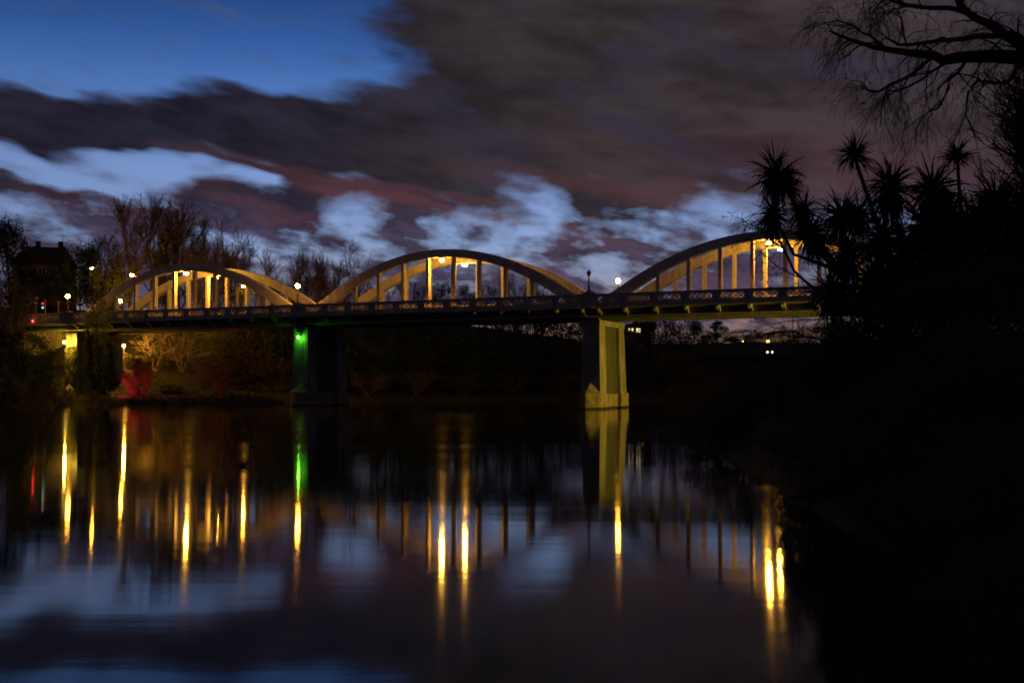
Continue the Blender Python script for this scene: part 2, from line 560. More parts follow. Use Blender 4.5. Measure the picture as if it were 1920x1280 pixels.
def build_ground():
    xs = np.concatenate([[-4000, -2000, -1000, -600, -400, -300, -220], np.arange(-170, 130, 2.0), [140, 160, 200, 260, 340, 450, 620, 1000, 2000, 4000]])
    ys = np.concatenate([[-2000, -600, -250, -120, -60], np.arange(-30, 40, 1.5), np.arange(40, 260, 2.0), [270, 290, 330, 400, 520, 700, 1100, 2000, 4500]])
    X, Y = np.meshgrid(xs, ys)
    Z = ground(X, Y)
    nx, ny = len(xs), len(ys)
    v = np.stack([X, Y, Z], -1).reshape(-1, 3)
    i = np.arange(nx * ny).reshape(ny, nx)
    f = np.stack([i[:-1, :-1], i[:-1, 1:], i[1:, 1:], i[1:, :-1]], -1).reshape(-1, 4)
    me = bpy.data.meshes.new('terrain')
    me.from_pydata(v.tolist(), [], f.tolist())
    me.materials.append(M['soil'])
    me.polygons.foreach_set('use_smooth', [True] * len(me.polygons))
    o = mesh_obj('terrain', me)
    o['kind'] = 'structure'


build_ground()


def build_water():
    m = bpy.data.materials.new('river_water')
    m.use_nodes = True
    nt = m.node_tree
    nt.nodes.remove(nt.nodes["Principled BSDF"])
    out = nt.nodes["Material Output"]
    deep = nt.nodes.new("ShaderNodeBsdfDiffuse")
    deep.inputs[0].default_value = (0.006, 0.008, 0.008, 1)
    tan_ = nt.nodes.new('ShaderNodeCombineXYZ')      # wave crests run across the current
    tan_.inputs[0].default_value = 1.0
    b = nt.nodes.new("ShaderNodeBsdfAnisotropic")
    b.distribution = 'BECKMANN'
    b2 = nt.nodes.new("ShaderNodeBsdfAnisotropic")
    b2.distribution = 'GGX'
    for g_ in (b, b2):
        g_.inputs[0].default_value = (1, 1, 1, 1)
        g_.inputs['Anisotropy'].default_value = 0.40
        nt.links.new(tan_.outputs[0], g_.inputs['Tangent'])
    gm = nt.nodes.new("ShaderNodeMixShader")
    gm.inputs[0].default_value = 0.25
    nt.links.new(b.outputs[0], gm.inputs[1]); nt.links.new(b2.outputs[0], gm.inputs[2])
    fr = nt.nodes.new("ShaderNodeFresnel")
    fr.inputs[0].default_value = 1.36
    mx = nt.nodes.new("ShaderNodeMixShader")
    nt.links.new(fr.outputs[0], mx.inputs[0]); nt.links.new(deep.outputs[0], mx.inputs[1]); nt.links.new(gm.outputs[0], mx.inputs[2])
    nt.links.new(mx.outputs[0], out.inputs[0])
    tcn = nt.nodes.new("ShaderNodeTexCoord")

    def noise(rot, sc, scale, detail):
        mp = nt.nodes.new("ShaderNodeMapping")
        mp.inputs[2].default_value = (0, 0, rot)
        mp.inputs[3].default_value = sc
        nt.links.new(tcn.outputs["Object"], mp.inputs[0])
        n = nt.nodes.new("ShaderNodeTexNoise")
        n.inputs["Scale"].default_value = scale
        n.inputs["Detail"].default_value = detail
        nt.links.new(mp.outputs[0], n.inputs["Vector"])
        return n.outputs[0]
    # slicks drawn along the current
    sl = noise(R(-20), (0.02, 0.22, 1), 1.0, 4)
    mr = nt.nodes.new("ShaderNodeMapRange")
    for i, v in ((1, 0.35), (2, 0.68), (3, 0.045), (4, 0.078)):
        mr.inputs[i].default_value = v
    nt.links.new(sl, mr.inputs[0])
    nt.links.new(mr.outputs[0], b.inputs["Roughness"])
    mr2 = nt.nodes.new("ShaderNodeMath"); mr2.operation = 'MULTIPLY'
    mr2.inputs[1].default_value = 1.15
    nt.links.new(mr.outputs[0], mr2.inputs[0])
    nt.links.new(mr2.outputs[0], b2.inputs["Roughness"])
    w1 = noise(R(10), (0.5, 2.2, 1), 0.8, 3)
    w2 = noise(R(-15), (0.06, 0.5, 1), 1.0, 2)
    ad = nt.nodes.new("ShaderNodeMath"); ad.operation = 'MULTIPLY_ADD'
    nt.links.new(w2, ad.inputs[0]); ad.inputs[1].default_value = 2.5
    nt.links.new(w1, ad.inputs[2])
    bp = nt.nodes.new("ShaderNodeBump")
    bp.inputs["Strength"].default_value = 0.2
    bp.inputs["Distance"].default_value = 0.007
    nt.links.new(ad.outputs[0], bp.inputs["Height"])
    nt.links.new(bp.outputs[0], b.inputs["Normal"])
    nt.links.new(bp.outputs[0], b2.inputs["Normal"])
    me = bpy.data.meshes.new('river')
    xs = [-420, -100, 0, 100, 620]; ys = [-230, 0, 60, 160, 490]
    v = [(x, y, 0) for y in ys for x in xs]
    f = [(j * 5 + i, j * 5 + i + 1, j * 5 + i + 6, j * 5 + i + 5) for j in range(4) for i in range(4)]
    me.from_pydata(v, [], f)
    me.materials.append(m)
    o = mesh_obj('river', me)
    o['kind'] = 'structure'


build_water()

# ------------------------------------------------------------------ the bridge
Z_RAIL, Z_FAS, Z_DECK = 13.10, 11.55, 11.92


def arch_outer(x): return 19.36 - 0.0193 * x * x
def arch_inner(x): return 18.44 - 0.02166 * x * x


def build_bridge():
    br = empty('arch_bridge', (X1, D1, 0), -TH, 'pale concrete road bridge with bowed arches in pairs over dark river', 'bridge')
    S = 40.0
    x_a, x_b = -S - 9.6, 2 * S + 9.6
    # deck
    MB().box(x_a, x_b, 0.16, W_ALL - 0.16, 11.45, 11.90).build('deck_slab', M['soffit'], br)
    MB().box(x_a, x_b, 2.25, 8.18, 11.903, Z_DECK).build('roadway', M['asphalt'], br)
    for y0, y1 in ((0.17, 1.36), (W_ALL - 1.36, W_ALL - 0.17)):
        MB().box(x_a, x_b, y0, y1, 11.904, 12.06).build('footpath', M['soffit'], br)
    for i in range(35):
        x = x_a + 1 + i * 4.0
        MB().box(x, x + 2.0, 5.16, 5.27, Z_DECK, Z_DECK + 0.004).build('lane_mark', M['paint'], br)
    # parapet panel meshes (shared)
    pitch = S * (1 - 2 * M_END) / 11
    hw = pitch / 2 - 0.002

    def panel_mesh(cells, half):
        b = MB()
        th = 0.16
        cw = 0.63
        xa, xb = -cells * cw / 2, cells * cw / 2
        z0, z1 = 12.12, 12.77
        b.box(-half, half, 0, th, Z_FAS, z0)
        b.box(-half, half, 0, th, z1, 12.98)
        b.box(-half, half, -0.06, th + 0.06, 12.98, Z_RAIL)          # coping
        b.box(-half, xa, 0.002, th - 0.002, z0, z1)
        b.box(xb, half, 0.002, th - 0.002, z0, z1)
        b.box(-half, half, -0.045, 0, Z_FAS, Z_FAS + 0.12)            # drip moulding
        r = 0.062
        for c in range(cells):
            x0 = xa + c * cw
            x1 = x0 + cw
            for s, y in ((0, 0.03), (1, 0.034)):
                p, q = ((x0, z0), (x1, z1)) if s == 0 else ((x0, z1), (x1, z0))
                dx, dz = q[0] - p[0], q[1] - p[1]
                l = math.hypot(dx, dz)
                nx, nz = -dz / l * r, dx / l * r
                poly = [(p[0] + nx, p[1] + nz), (p[0] - nx, p[1] - nz), (q[0] - nx, q[1] - nz), (q[0] + nx, q[1] + nz)]
                b.prism(poly, y, th - y, 'y')
            if c:
                b.box(x0 - 0.035, x0 + 0.035, 0.026, th - 0.026, z0 + 0.16, z1 - 0.16)
            xm = (x0 + x1) / 2
            b.prism([(xm - 0.10, z0), (xm + 0.10, z0), (xm, z0 + 0.12)], 0.028, th - 0.028, 'y')
            b.prism([(xm - 0.10, z1), (xm, z1 - 0.12), (xm + 0.10, z1)], 0.028, th - 0.028, 'y')
        return b.mesh('parapet_panel', M['parapet'])
    pm = panel_mesh(4, hw)
    pm_a = panel_mesh(5, 2.05)
    for y, fl in ((0.0, 0), (W_ALL, math.pi)):
        for s in (-1, 0, 1):
            for k in range(11):
                mesh_obj('parapet_panel', pm, br, (s * S + M_END * S + pitch * (k + 0.5), y, 0), (0, 0, fl))
        for xc in (-S - 2.75, -S - 7.0, 2 * S + 2.75, 2 * S + 7.0):
            mesh_obj('parapet_panel', pm_a, br, (xc, y, 0), (0, 0, fl))
    # pilasters
    for y, sg in ((0.0, 1), (W_ALL, -1)):
        for x in (-S, 0, S, 2 * S):
            b = MB()
            y0, y1 = sorted((y - 0.12 * sg, y + 0.35 * sg))
            b.box(x - 0.62, x + 0.62, y0, y1, Z_FAS - 0.05, 13.16)
            b.box(x - 0.68, x + 0.68, y0 - 0.05, y1 + 0.05, 13.16, 13.30)
            b.box(x - 0.02, x + 0.02, y0 - 0.012, y0, Z_FAS + 0.2, 13.1)
            b.box(x - 0.30, x + 0.30, y0 + 0.06, y1 - 0.06, 13.30, 13.46)
            b.build('pilaster', M['parapet'], br)
        for x in (-S - 9.35, 2 * S + 9.35):
            y0, y1 = sorted((y - 0.12 * sg, y + 0.5 * sg))
            MB().box(x - 0.3, x + 0.35, y0, y1, Z_FAS - 0.05, 13.4).build('end_post', M['parapet'], br)
    # arches with hangers, tie beams
    slot = 0
    for s in (-1, 0, 1):
        xc = s * S + S / 2
        for yc in ARCH_Y:
            b = MB()
            hwid = 0.36
            xs = np.linspace(-18.9, 18.9, 61)
            up, lo = [], []
            for x in xs:
                zo, zi = arch_outer(x), arch_inner(x)
                ax = abs(x)
                if ax > 16.8:                      # springing flares out onto the deck
                    zo = max(zo, 12.35 + 0.0 * ax) + 0.10 * (ax - 16.8) ** 1.4
                    zo = min(zo, arch_outer(16.8) - (ax - 16.8) * 0.62 + 0.085 * (ax - 16.8) ** 2)
                zi = max(zi, 11.92)
                up.append((x, zo)); lo.append((x, zi))
            n = len(xs)
            for dy in (-hwid, hwid):
                for (x, zo), (_, zi) in zip(up, lo):
                    b.v += [(xc + x, yc + dy, zo), (xc + x, yc + dy, zi)]
            o1 = 2 * n
            for i in range(n - 1):
                a = 2 * i
                b.f += [(a, a + 1, a + 3, a + 2), (o1 + a, o1 + a + 2, o1 + a + 3, o1 + a + 1),
                        (a, a + 2, o1 + a + 2, o1 + a), (a + 1, o1 + a + 1, o1 + a + 3, a + 3)]
            b.f += [(0, o1, o1 + 1, 1), (2 * n - 2, 2 * n - 1, o1 + 2 * n - 1, o1 + 2 * n - 2)]
            # raised edge fillet along the soffit
            rib = b.build('arch_rib', M['concrete'], br)
            e = MB()
            ns = [x for x in xs if abs(x) < 15.6]
            for dy in (-hwid - 0.03, hwid - 0.05):
                base = len(e.v)
                for x in ns:
                    zi = arch_inner(x)
                    e.v += [(xc + x, yc + dy, zi - 0.05), (xc + x, yc + dy + 0.08, zi - 0.05), (xc + x, yc + dy + 0.08, zi + 0.12), (xc + x, yc + dy, zi + 0.12)]
                for i in range(len(ns) - 1):
                    for k in range(4):
                        k2 = (k + 1) % 4
                        e.f.append((base + 4 * i + k, base + 4 * i + k2, base + 4 * i + 4 + k2, base + 4 * i + 4 + k))
            e.build('soffit_fillet', M['concrete'], rib)
            for k in range(2, 10):
                x = M_END * S + pitch * k - S / 2
                zt = arch_inner(x) + 0.03
                h = MB()
                z0 = 11.9
                xx = xc + x
                # two flanges and a web, slotted near the foot
                h.box(xx - 0.20, xx + 0.20, yc - 0.26, yc - 0.14, z0, zt)
                h.box(xx - 0.20, xx + 0.20, yc + 0.14, yc + 0.26, z0, zt)
                h.box(xx - 0.12, xx + 0.12, yc - 0.14, yc + 0.14, z0 + 1.75, zt)
                h.box(xx - 0.12, xx + 0.12, yc - 0.14, yc + 0.14, z0, z0 + 0.95)
                h.box(xx - 0.27, xx + 0.27, yc - 0.30, yc + 0.30, z0, z0 + 0.30)
                h.build('hanger', M['concrete'], rib)
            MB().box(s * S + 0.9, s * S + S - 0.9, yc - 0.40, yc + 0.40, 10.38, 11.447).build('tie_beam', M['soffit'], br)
            MB().box(s * S + 0.8, s * S + S - 0.8, yc - 0.44, yc + 0.44, 11.90, 12.16).build('arch_plinth', M['concrete'], br)
    # cross beams and footpath brackets
    for s in (-1, 0, 1):
        for k in range(12):
            x = s * S + M_END * S + pitch * k + (0.35 if k == 0 else -0.35 if k == 11 else 0)
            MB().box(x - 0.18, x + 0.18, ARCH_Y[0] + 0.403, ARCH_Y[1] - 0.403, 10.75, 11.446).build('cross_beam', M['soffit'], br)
            for yi, yo in ((ARCH_Y[0] - 0.403, 0.16), (ARCH_Y[1] + 0.403, W_ALL - 0.16)):
                MB().prism([(yi, 10.45), (yi, 11.446), (yo, 11.446), (yo, 11.28), (yi + (yo - yi) * 0.45, 10.98)], x - 0.17, x + 0.17, 'x').build('bracket', M['pier'], br)
    for x0, x1 in ((-S - 9.6, -S - 0.9), (2 * S + 0.9, 2 * S + 9.6)):
        for yc in ARCH_Y:
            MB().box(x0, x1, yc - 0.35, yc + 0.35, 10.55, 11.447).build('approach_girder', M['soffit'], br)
    b = MB(); b.tube([(x_a, 1.0, 10.62), (x_b, 1.0, 10.62)], 0.11, 8).build('service_pipe', M['steel'], br)
    b = MB(); b.tube([(x_a, W_ALL - 1.0, 10.62), (x_b, W_ALL - 1.0, 10.62)], 0.11, 8).build('service_pipe', M['steel'], br)
    # piers
    for x, foot in ((-S, -1.5), (0, -2.2), (S, -2.2), (2 * S, -1.5)):
        g = [MB() for _ in range(4)]
        col = []
        for y0, y1, sg in ((0.85, 2.75, -1), (7.68, 9.58, 1)):
            b = MB()
            lo = (x - 1.22, x + 1.22, y0 - (0.35 if sg < 0 else 0), y1 + (0.35 if sg > 0 else 0))
            b.frustum(lo, (x - 1.0, x + 1.0, y0, y1), 1.76, 9.55)
            col.append(b.build('column', M['pier'], br))
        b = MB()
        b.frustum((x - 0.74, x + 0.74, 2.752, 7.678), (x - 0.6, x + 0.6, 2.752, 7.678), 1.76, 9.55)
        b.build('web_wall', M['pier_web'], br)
        b = MB()
        b.box(x - 1.08, x + 1.08, 0.75, 9.68, 9.55, 10.18)
        cap = b.build('cap_beam', M['pier'], br)
        for yc in ARCH_Y:
            MB().box(x - 0.7, x + 0.7, yc - 0.35, yc + 0.35, 10.18, 10.378).build('bearing', M['soffit'], cap)
            MB().box(x - 0.88, x + 0.88, yc - 0.40, yc + 0.40, 10.38, 11.447).build('end_block', M['soffit'], cap)
        b = MB()
        b.box(x - 1.42, x + 1.42, 0.25, 3.0, foot, 1.76)
        b.box(x - 1.42, x + 1.42, 7.4, 10.15, foot, 1.76)
        b.box(x - 0.95, x + 0.95, 3.0, 7.4, foot, 1.70)
        base = b.build('base_block', M['pier_base'], br)
        tb = MB()
        for x0_, x1_, y0_, y1_ in ((x - 1.426, x + 1.426, 0.244, 3.006), (x - 1.426, x + 1.426, 7.394, 10.156), (x - 0.956, x + 0.956, 3.0065, 7.3935)):
            tb.box(x0_, x1_, y0_, y1_, -0.3, 0.22)
        tb.prism([(x - 1.434, 0.243), (x, -1.012), (x + 1.434, 0.243)], -0.3, 0.224, 'z')
        tb.build('tide_band', M['tide'], base)
        for yb, sg in ((0.25, -1), (10.15, 1)):
            c = MB()
            yt = yb + sg * 1.25
            c.v = [(x - 1.42, yb, foot), (x + 1.42, yb, foot), (x, yt, foot), (x - 1.42, yb, 1.76), (x + 1.42, yb, 1.76), (x, yt, 1.76),
                   (x, yb - sg * 0.45, 3.15)]
            c.f = [(0, 1, 4, 3), (1, 2, 5, 4), (2, 0, 3, 5), (3, 5, 6), (5, 4, 6), (4, 3, 6), (0, 2, 1)]
            if sg > 0:
                c.f = [tuple(reversed(q)) for q in c.f]
            c.build('cutwater', M['pier_base'], br)
    # abutments
    for x0, x1 in ((-S - 12.5, -S - 9.62), (2 * S + 9.62, 2 * S + 12.5)):
        MB().box(x0, x1, 0.05, W_ALL - 0.05, 3.0, 11.88).build('abutment', M['pier'], br)
    return br


build_bridge()


# ------------------------------------------------------------------ lamps
def lantern_post(t, w, lit, label, group):
    p = BP(t, w, 13.46)
    o = empty('lamp_post', p, -TH, label, 'lamp post', group)
    MB().lathe([(0.17, 0), (0.17, 0.12), (0.12, 0.2), (0.105, 0.9), (0.075, 1.62), (0.085, 1.66)], sides=8).build('post', M['red_post'], o)
    MB().lathe([(0.11, 1.66), (0.15, 1.72), (0.15, 1.75)], sides=10).build('collar', M['black'], o)
    g = MB().sphere((0, 0, 2.02), 0.28, 12, 8).build('globe', M['globe'] if lit else M['glass_frost'], o, True)
    MB().lathe([(0.15, 2.275), (0.09, 2.33), (0.03, 2.36), (0.035, 2.42), (0.01, 2.48)], sides=8).build('finial', M['black'], o)
    return o


M['glass_frost'] = mat('frosted_glass', (0.5, 0.42, 0.3), (0.4, 0.34, 0.25), 3, 0.4)
near_desc = {-1: 'over the ivy-clad pier', 0: 'over the green-lamp pier', 1: 'over the floodlit pier', 2: 'by the cabbage trees'}
for t in (-1, 0, 1, 2):
    lit = t in (-1, 0)
    lantern_post(t, 0.10, lit, ('red lamp post with glowing globe on river side parapet ' if lit else 'unlit dark red lamp post on river side parapet ') + near_desc[t], 'lamp posts on the parapets')
    lantern_post(t, W_ALL - 0.10, t < 2, ('red lamp post with glowing globe on far side parapet ' if t < 2 else 'unlit dark red lamp post on far side parapet ') + near_desc[t], 'lamp posts on the parapets')


def arch_lamp(s, i):
    yc = ARCH_Y[i]
    sg = 1 if i == 0 else -1
    p = BP(s + 0.5, yc + sg * 0.25, 18.40)
    side = ('river side', 'far side')[i]
    which = {-1: 'arch above the left bank', 0: 'middle arch', 1: 'arch behind the cabbage trees'}[s]
    o = empty('arch_lamp', p, -TH, f'amber lamp hung under the crown of the {side} {which}', 'lamp', 'lamps under the arch crowns')
    MB().box(-0.05, 0.05, -0.05, 0.05, -0.10, 0.06).build('hanger_rod', M['black'], o)
    MB().frustum((-0.34, 0.34, -0.19, 0.19), (-0.16, 0.16, -0.1, 0.1), -0.2, -0.10).build('hood', M['black'], o)
    MB().sphere((0, 0, -0.32), 0.17, 12, 8, 0.7).build('lens', M['sodium'], o, True)
    o.children[-1].scale = (1.7, 1, 1)


for s in (-1, 0, 1):
    for i in (0, 1):
        arch_lamp(s, i)


def street_lamp(px, py, depth, arm, label, m='street', r=0.22):
    zl = zof(py, depth)
    p = at(px, depth)
    bx = p.x + arm
    g0 = gz(bx, depth)
    o = empty('street_lamp', (bx, depth, g0), 0, label, 'street lamp', 'street lamps on the road beyond the bridge')
    h = zl - g0
    b = MB()
    pts = [(0, 0, 0), (0, 0, h * 0.8)] + [(-arm * (1 - math.cos(a)), 0, h * 0.8 + (h * 0.2 + 0.12) * math.sin(a)) for a in np.linspace(0.2, math.pi / 2, 8)]
    b.tube(pts, [0.12] + [0.08] + [0.05] * 8, 6).build('pole', M['steel'], o)
    MB().frustum((-arm - 0.5, -arm + 0.3, -0.18, 0.18), (-arm - 0.35, -arm + 0.3, -0.1, 0.1), h + 0.06, h + 0.2).build('hood', M['steel'], o)
    c = MB().sphere((-arm - 0.1, 0, h - 0.02), r, 12, 8, 0.6).build('lens', M[m], o, True)


street_lamp(248, 516, 190, 1.2, 'brightest street lamp shining against trees beside the left arch', r=0.30)
street_lamp(173, 503, 200, 2.8, 'street lamp on a long curved arm near the dark house', 'street_dim')
street_lamp(457, 537, 188, 0.8, 'street lamp seen through the left arch lighting a yellow tree', r=0.24)
street_lamp(318, 547, 215, 0.8, 'faint distant street lamp between hangers of the left arch', 'street_dim', 0.1)


def path_lamp():
    p = at(232, 167)
    g0 = gz(p.x, 167)
    zl = zof(648, 167)
    o = empty('path_lamp', (p.x, 167, g0), 0, 'bright path lamp on thin pole under the bridge by red-lit bush', 'path lamp')
    h = zl - g0
    MB().tube([(0, 0, -0.2), (0, 0, h - 0.2)], [0.07, 0.05], 8).build('pole', M['steel'], o)
    MB().sphere((0, 0, h), 0.17, 12, 8).build('globe', M['path'], o, True)
    MB().lathe([(0.26, h + 0.19), (0.05, h + 0.28)], sides=10).build('cap', M['black'], o)


path_lamp()


def pier_lamp(t, key, label, r=0.13, out=0.30):
    p = BP(t, out, 8.85)
    o = empty('pier_lamp', p, -TH, label, 'pier lamp', 'navigation lamps on the piers')
    MB().box(-0.06, 0.06, -0.05, 0.96 - out, 0.18, 0.28).build('bracket_arm', M['black'], o)
    MB().lathe([(0.2, 0.16), (0.06, 0.24)], (0, -0.05, 0), 10).build('hood', M['black'], o)
    MB().sphere((0, -0.05, 0.02), r, 12, 8).build('lens', M[key], o, True)


pier_lamp(0, 'green', 'glowing green lamp on the end of the middle river pier')
pier_lamp(-1, 'pierlamp', 'yellow lamp high on the ivy-clad pier by the left bank', 0.15, -0.45)


def flood(name, loc, aim, key, label, r, post=0.0):
    o = empty(name, loc, 0, label, 'floodlight')
    d = (Vector(aim) - Vector(loc)).normalized()
    q = d.to_track_quat('Z', 'Y').to_euler()
    hs = MB().lathe([(r * 0.5, -r * 1.4), (r * 1.08, -0.2 * r), (r * 1.08, 0.02)], sides=12).build('housing', M['black'], o, rot=q)
    n = 14
    b = MB()
    b.v = [(r * math.cos(2 * math.pi * i / n), r * math.sin(2 * math.pi * i / n), 0.03) for i in range(n)]
    b.f = [tuple(range(n))]
    b.build('lens', M[key], o, rot=q)
    b = MB()
    for z in (-0.02, r * 2.4):
        for rr in (r * 1.085, r * 1.12):
            b.v += [(rr * math.cos(2 * math.pi * i / n), rr * math.sin(2 * math.pi * i / n), z) for i in range(n)]
    for i in range(n):
        j = (i + 1) % n
        b.f += [(i, j, 2 * n + j, 2 * n + i), (n + j, n + i, 3 * n + i, 3 * n + j), (2 * n + i, 2 * n + j, 3 * n + j, 3 * n + i), (j, i, n + i, n + j)]
    b.build('visor', M['black'], o, rot=q)
    if post:
        MB().tube([(0, 0, -post), (0, 0, -r * 0.9)], 0.05, 6).build('stand', M['black'], o)
    return o


flood('pier_floodlight', BP(1.955, 2.0, 3.2), BP(1.0, 1.5, 5.0), 'flood', 'amber floodlight on the right bank pier aimed at the river pier', 0.35, 1.4)
pf = at(224, 155); pa = at(258, 152)
flood('bank_floodlight', (-56.0, 150.0, 1.7), (pa.x - 0.4, 152.8, 2.6), 'redflood', 'red floodlight at the foot of the left bank pier', 0.14, 1.2)

o = empty('approach_lamp', BP(-1.167, -0.02, 12.05), -TH, 'glowing red lamp on the parapet near the traffic signals', 'lamp')
MB().box(-0.12, 0.12, -0.03, 0.12, -0.16, 0.16).build('housing', M['black'], o)
MB().sphere((0, -0.10, 0), 0.12, 10, 6).build('lens', M['redlamp'], o, True)


def signal(px, py, depth, kind, label):
    p = at(px, depth)
    g0 = 11.6
    zt = zof(py, depth)
    o = empty('traffic_signal', (p.x, depth, g0), 0, label, 'traffic signal', 'traffic signals at the bridge end')
    h = zt - g0
    MB().tube([(0, 0, 0), (0, 0, h)], 0.07, 8).build('pole', M['yellow'] if kind else M['steel'], o)
    MB().lathe([(0.13, h), (0.16, h + 0.05), (0.10, h + 0.26)], sides=8).build('pole_cap', M['yellow'], o)
    hd = MB().box(-0.52, -0.16, -0.12, 0.12, h - 1.1, h - 0.1).build('signal_head', M['black'], o)
    for i, key in enumerate(('sig_r', None, 'sig_g')):
        z = h - 0.27 - i * 0.31
        MB().sphere((-0.34, -0.13, z), 0.12, 10, 6).build('signal_lens', M[key] if key and kind == 2 else M['glass_dark'], hd, True)
    return o


signal(85, 566, 170, 2, 'yellow traffic signal pole showing red and green lights')
signal(110, 568, 172, 1, 'plain yellow traffic signal pole between lit signal and lamp post')
p = at(62, 170)
o = empty('camera_pole', (p.x, 171, 11.6), 0, 'pale pole with small camera head beside the traffic signals', 'camera pole')
h = zof(558, 171) - 11.6
MB().tube([(0, 0, 0), (0, 0, h - 0.2)], 0.06, 8).build('pole', M['steel'], o)
MB().box(-0.28, 0.12, -0.1, 0.1, h - 1.0, h - 0.72).build('sign_plate', M['paint'], o)
MB().box(-0.1, 0.32, -0.12, 0.12, h - 0.2, h + 0.08).build('camera_head', M['paint'], o)


# ------------------------------------------------------------------ vegetation builders
def np_mesh(name, v, f, m_, smooth=False):
    """v (n,3) array, f (k,4) or (k,3) array."""
    me = bpy.data.meshes.new(name)
    n, k, q = len(v), len(f), f.shape[1]
    me.vertices.add(n)
    me.vertices.foreach_set('co', np.asarray(v, np.float32).ravel())
    me.loops.add(k * q)
    me.loops.foreach_set('vertex_index', np.asarray(f, np.int32).ravel())
    me.polygons.add(k)
    me.polygons.foreach_set('loop_start', np.arange(0, k * q, q, dtype=np.int32))
    if m_: me.materials.append(m_)
    me.update(calc_edges=True)
    me.validate()
    return me


def unit(v):
    return v / (np.linalg.norm(v, axis=-1, keepdims=True) + 1e-12)


def strands(paths, radii, sides=3):
    """paths (n,k,3), radii (n,k): many thin tubes at once."""
    n, k, _ = paths.shape
    t = np.empty_like(paths)
    t[:, 1:-1] = paths[:, 2:] - paths[:, :-2]
    t[:, 0] = paths[:, 1] - paths[:, 0]
    t[:, -1] = paths[:, -1] - paths[:, -2]
    t = unit(t)
    ref = np.where(np.abs(t[..., 2:3]) > 0.9, np.array([1.0, 0, 0]), np.array([0, 0, 1.0]))
    u = unit(np.cross(t, ref))
    w = np.cross(u, t)
    a = 2 * np.pi * np.arange(sides) / sides
    ring = u[:, :, None, :] * np.cos(a)[None, None, :, None] + w[:, :, None, :] * np.sin(a)[None, None, :, None]
    v = paths[:, :, None, :] + ring * radii[:, :, None, None]
    idx = np.arange(n * k * sides).reshape(n, k, sides)
    nx = np.roll(idx, -1, axis=2)
    f = np.stack([idx[:, :-1], nx[:, :-1], nx[:, 1:], idx[:, 1:]], -1).reshape(-1, 4)
    return v.reshape(-1, 3), f


def grow(rng, starts, dirs, lens, r0, r1, k, wob, grav, up=0.0):
    """Grow n wandering paths of k points."""
    n = len(starts)
    P = np.empty((n, k, 3)); P[:, 0] = starts
    d = unit(dirs)
    st = (lens / (k - 1))[:, None]
    for i in range(1, k):
        d = unit(d + rng.normal(0, wob, (n, 3)) + np.array([0, 0, up - grav * i / k]))
        P[:, i] = P[:, i - 1] + d * st
    tt = np.linspace(0, 1, k)[None, :]
    rad = r0[:, None] * (1 - tt) + r1[:, None] * tt
    return P, rad


def side_dirs(rng, tang, spread):
    n = len(tang)
    rv = unit(rng.normal(0, 1, (n, 3)))
    perp = unit(rv - (rv * tang).sum(-1, keepdims=True) * tang)
    sp = spread if np.ndim(spread) else np.full(n, spread)
    return unit(tang * np.cos(sp)[:, None] + perp * np.sin(sp)[:, None])


def spawn(rng, P, rad, per, lo, hi):
    n, k, _ = P.shape
    pi = np.repeat(np.arange(n), per)
    u = rng.uniform(lo, hi, len(pi)) * (k - 1)
    i = np.minimum(u.astype(int), k - 2)
    fr = (u - i)[:, None]
    pos = P[pi, i] * (1 - fr) + P[pi, i + 1] * fr
    tang = unit(P[pi, i + 1] - P[pi, i])
    r = rad[pi, i]
    return pos, tang, r, u / (k - 1), pi


def join(parts):
    vs, fs, o = [], [], 0
    for v, f in parts:
        vs.append(v); fs.append(f + o); o += len(v)
    return np.concatenate(vs), np.concatenate(fs)


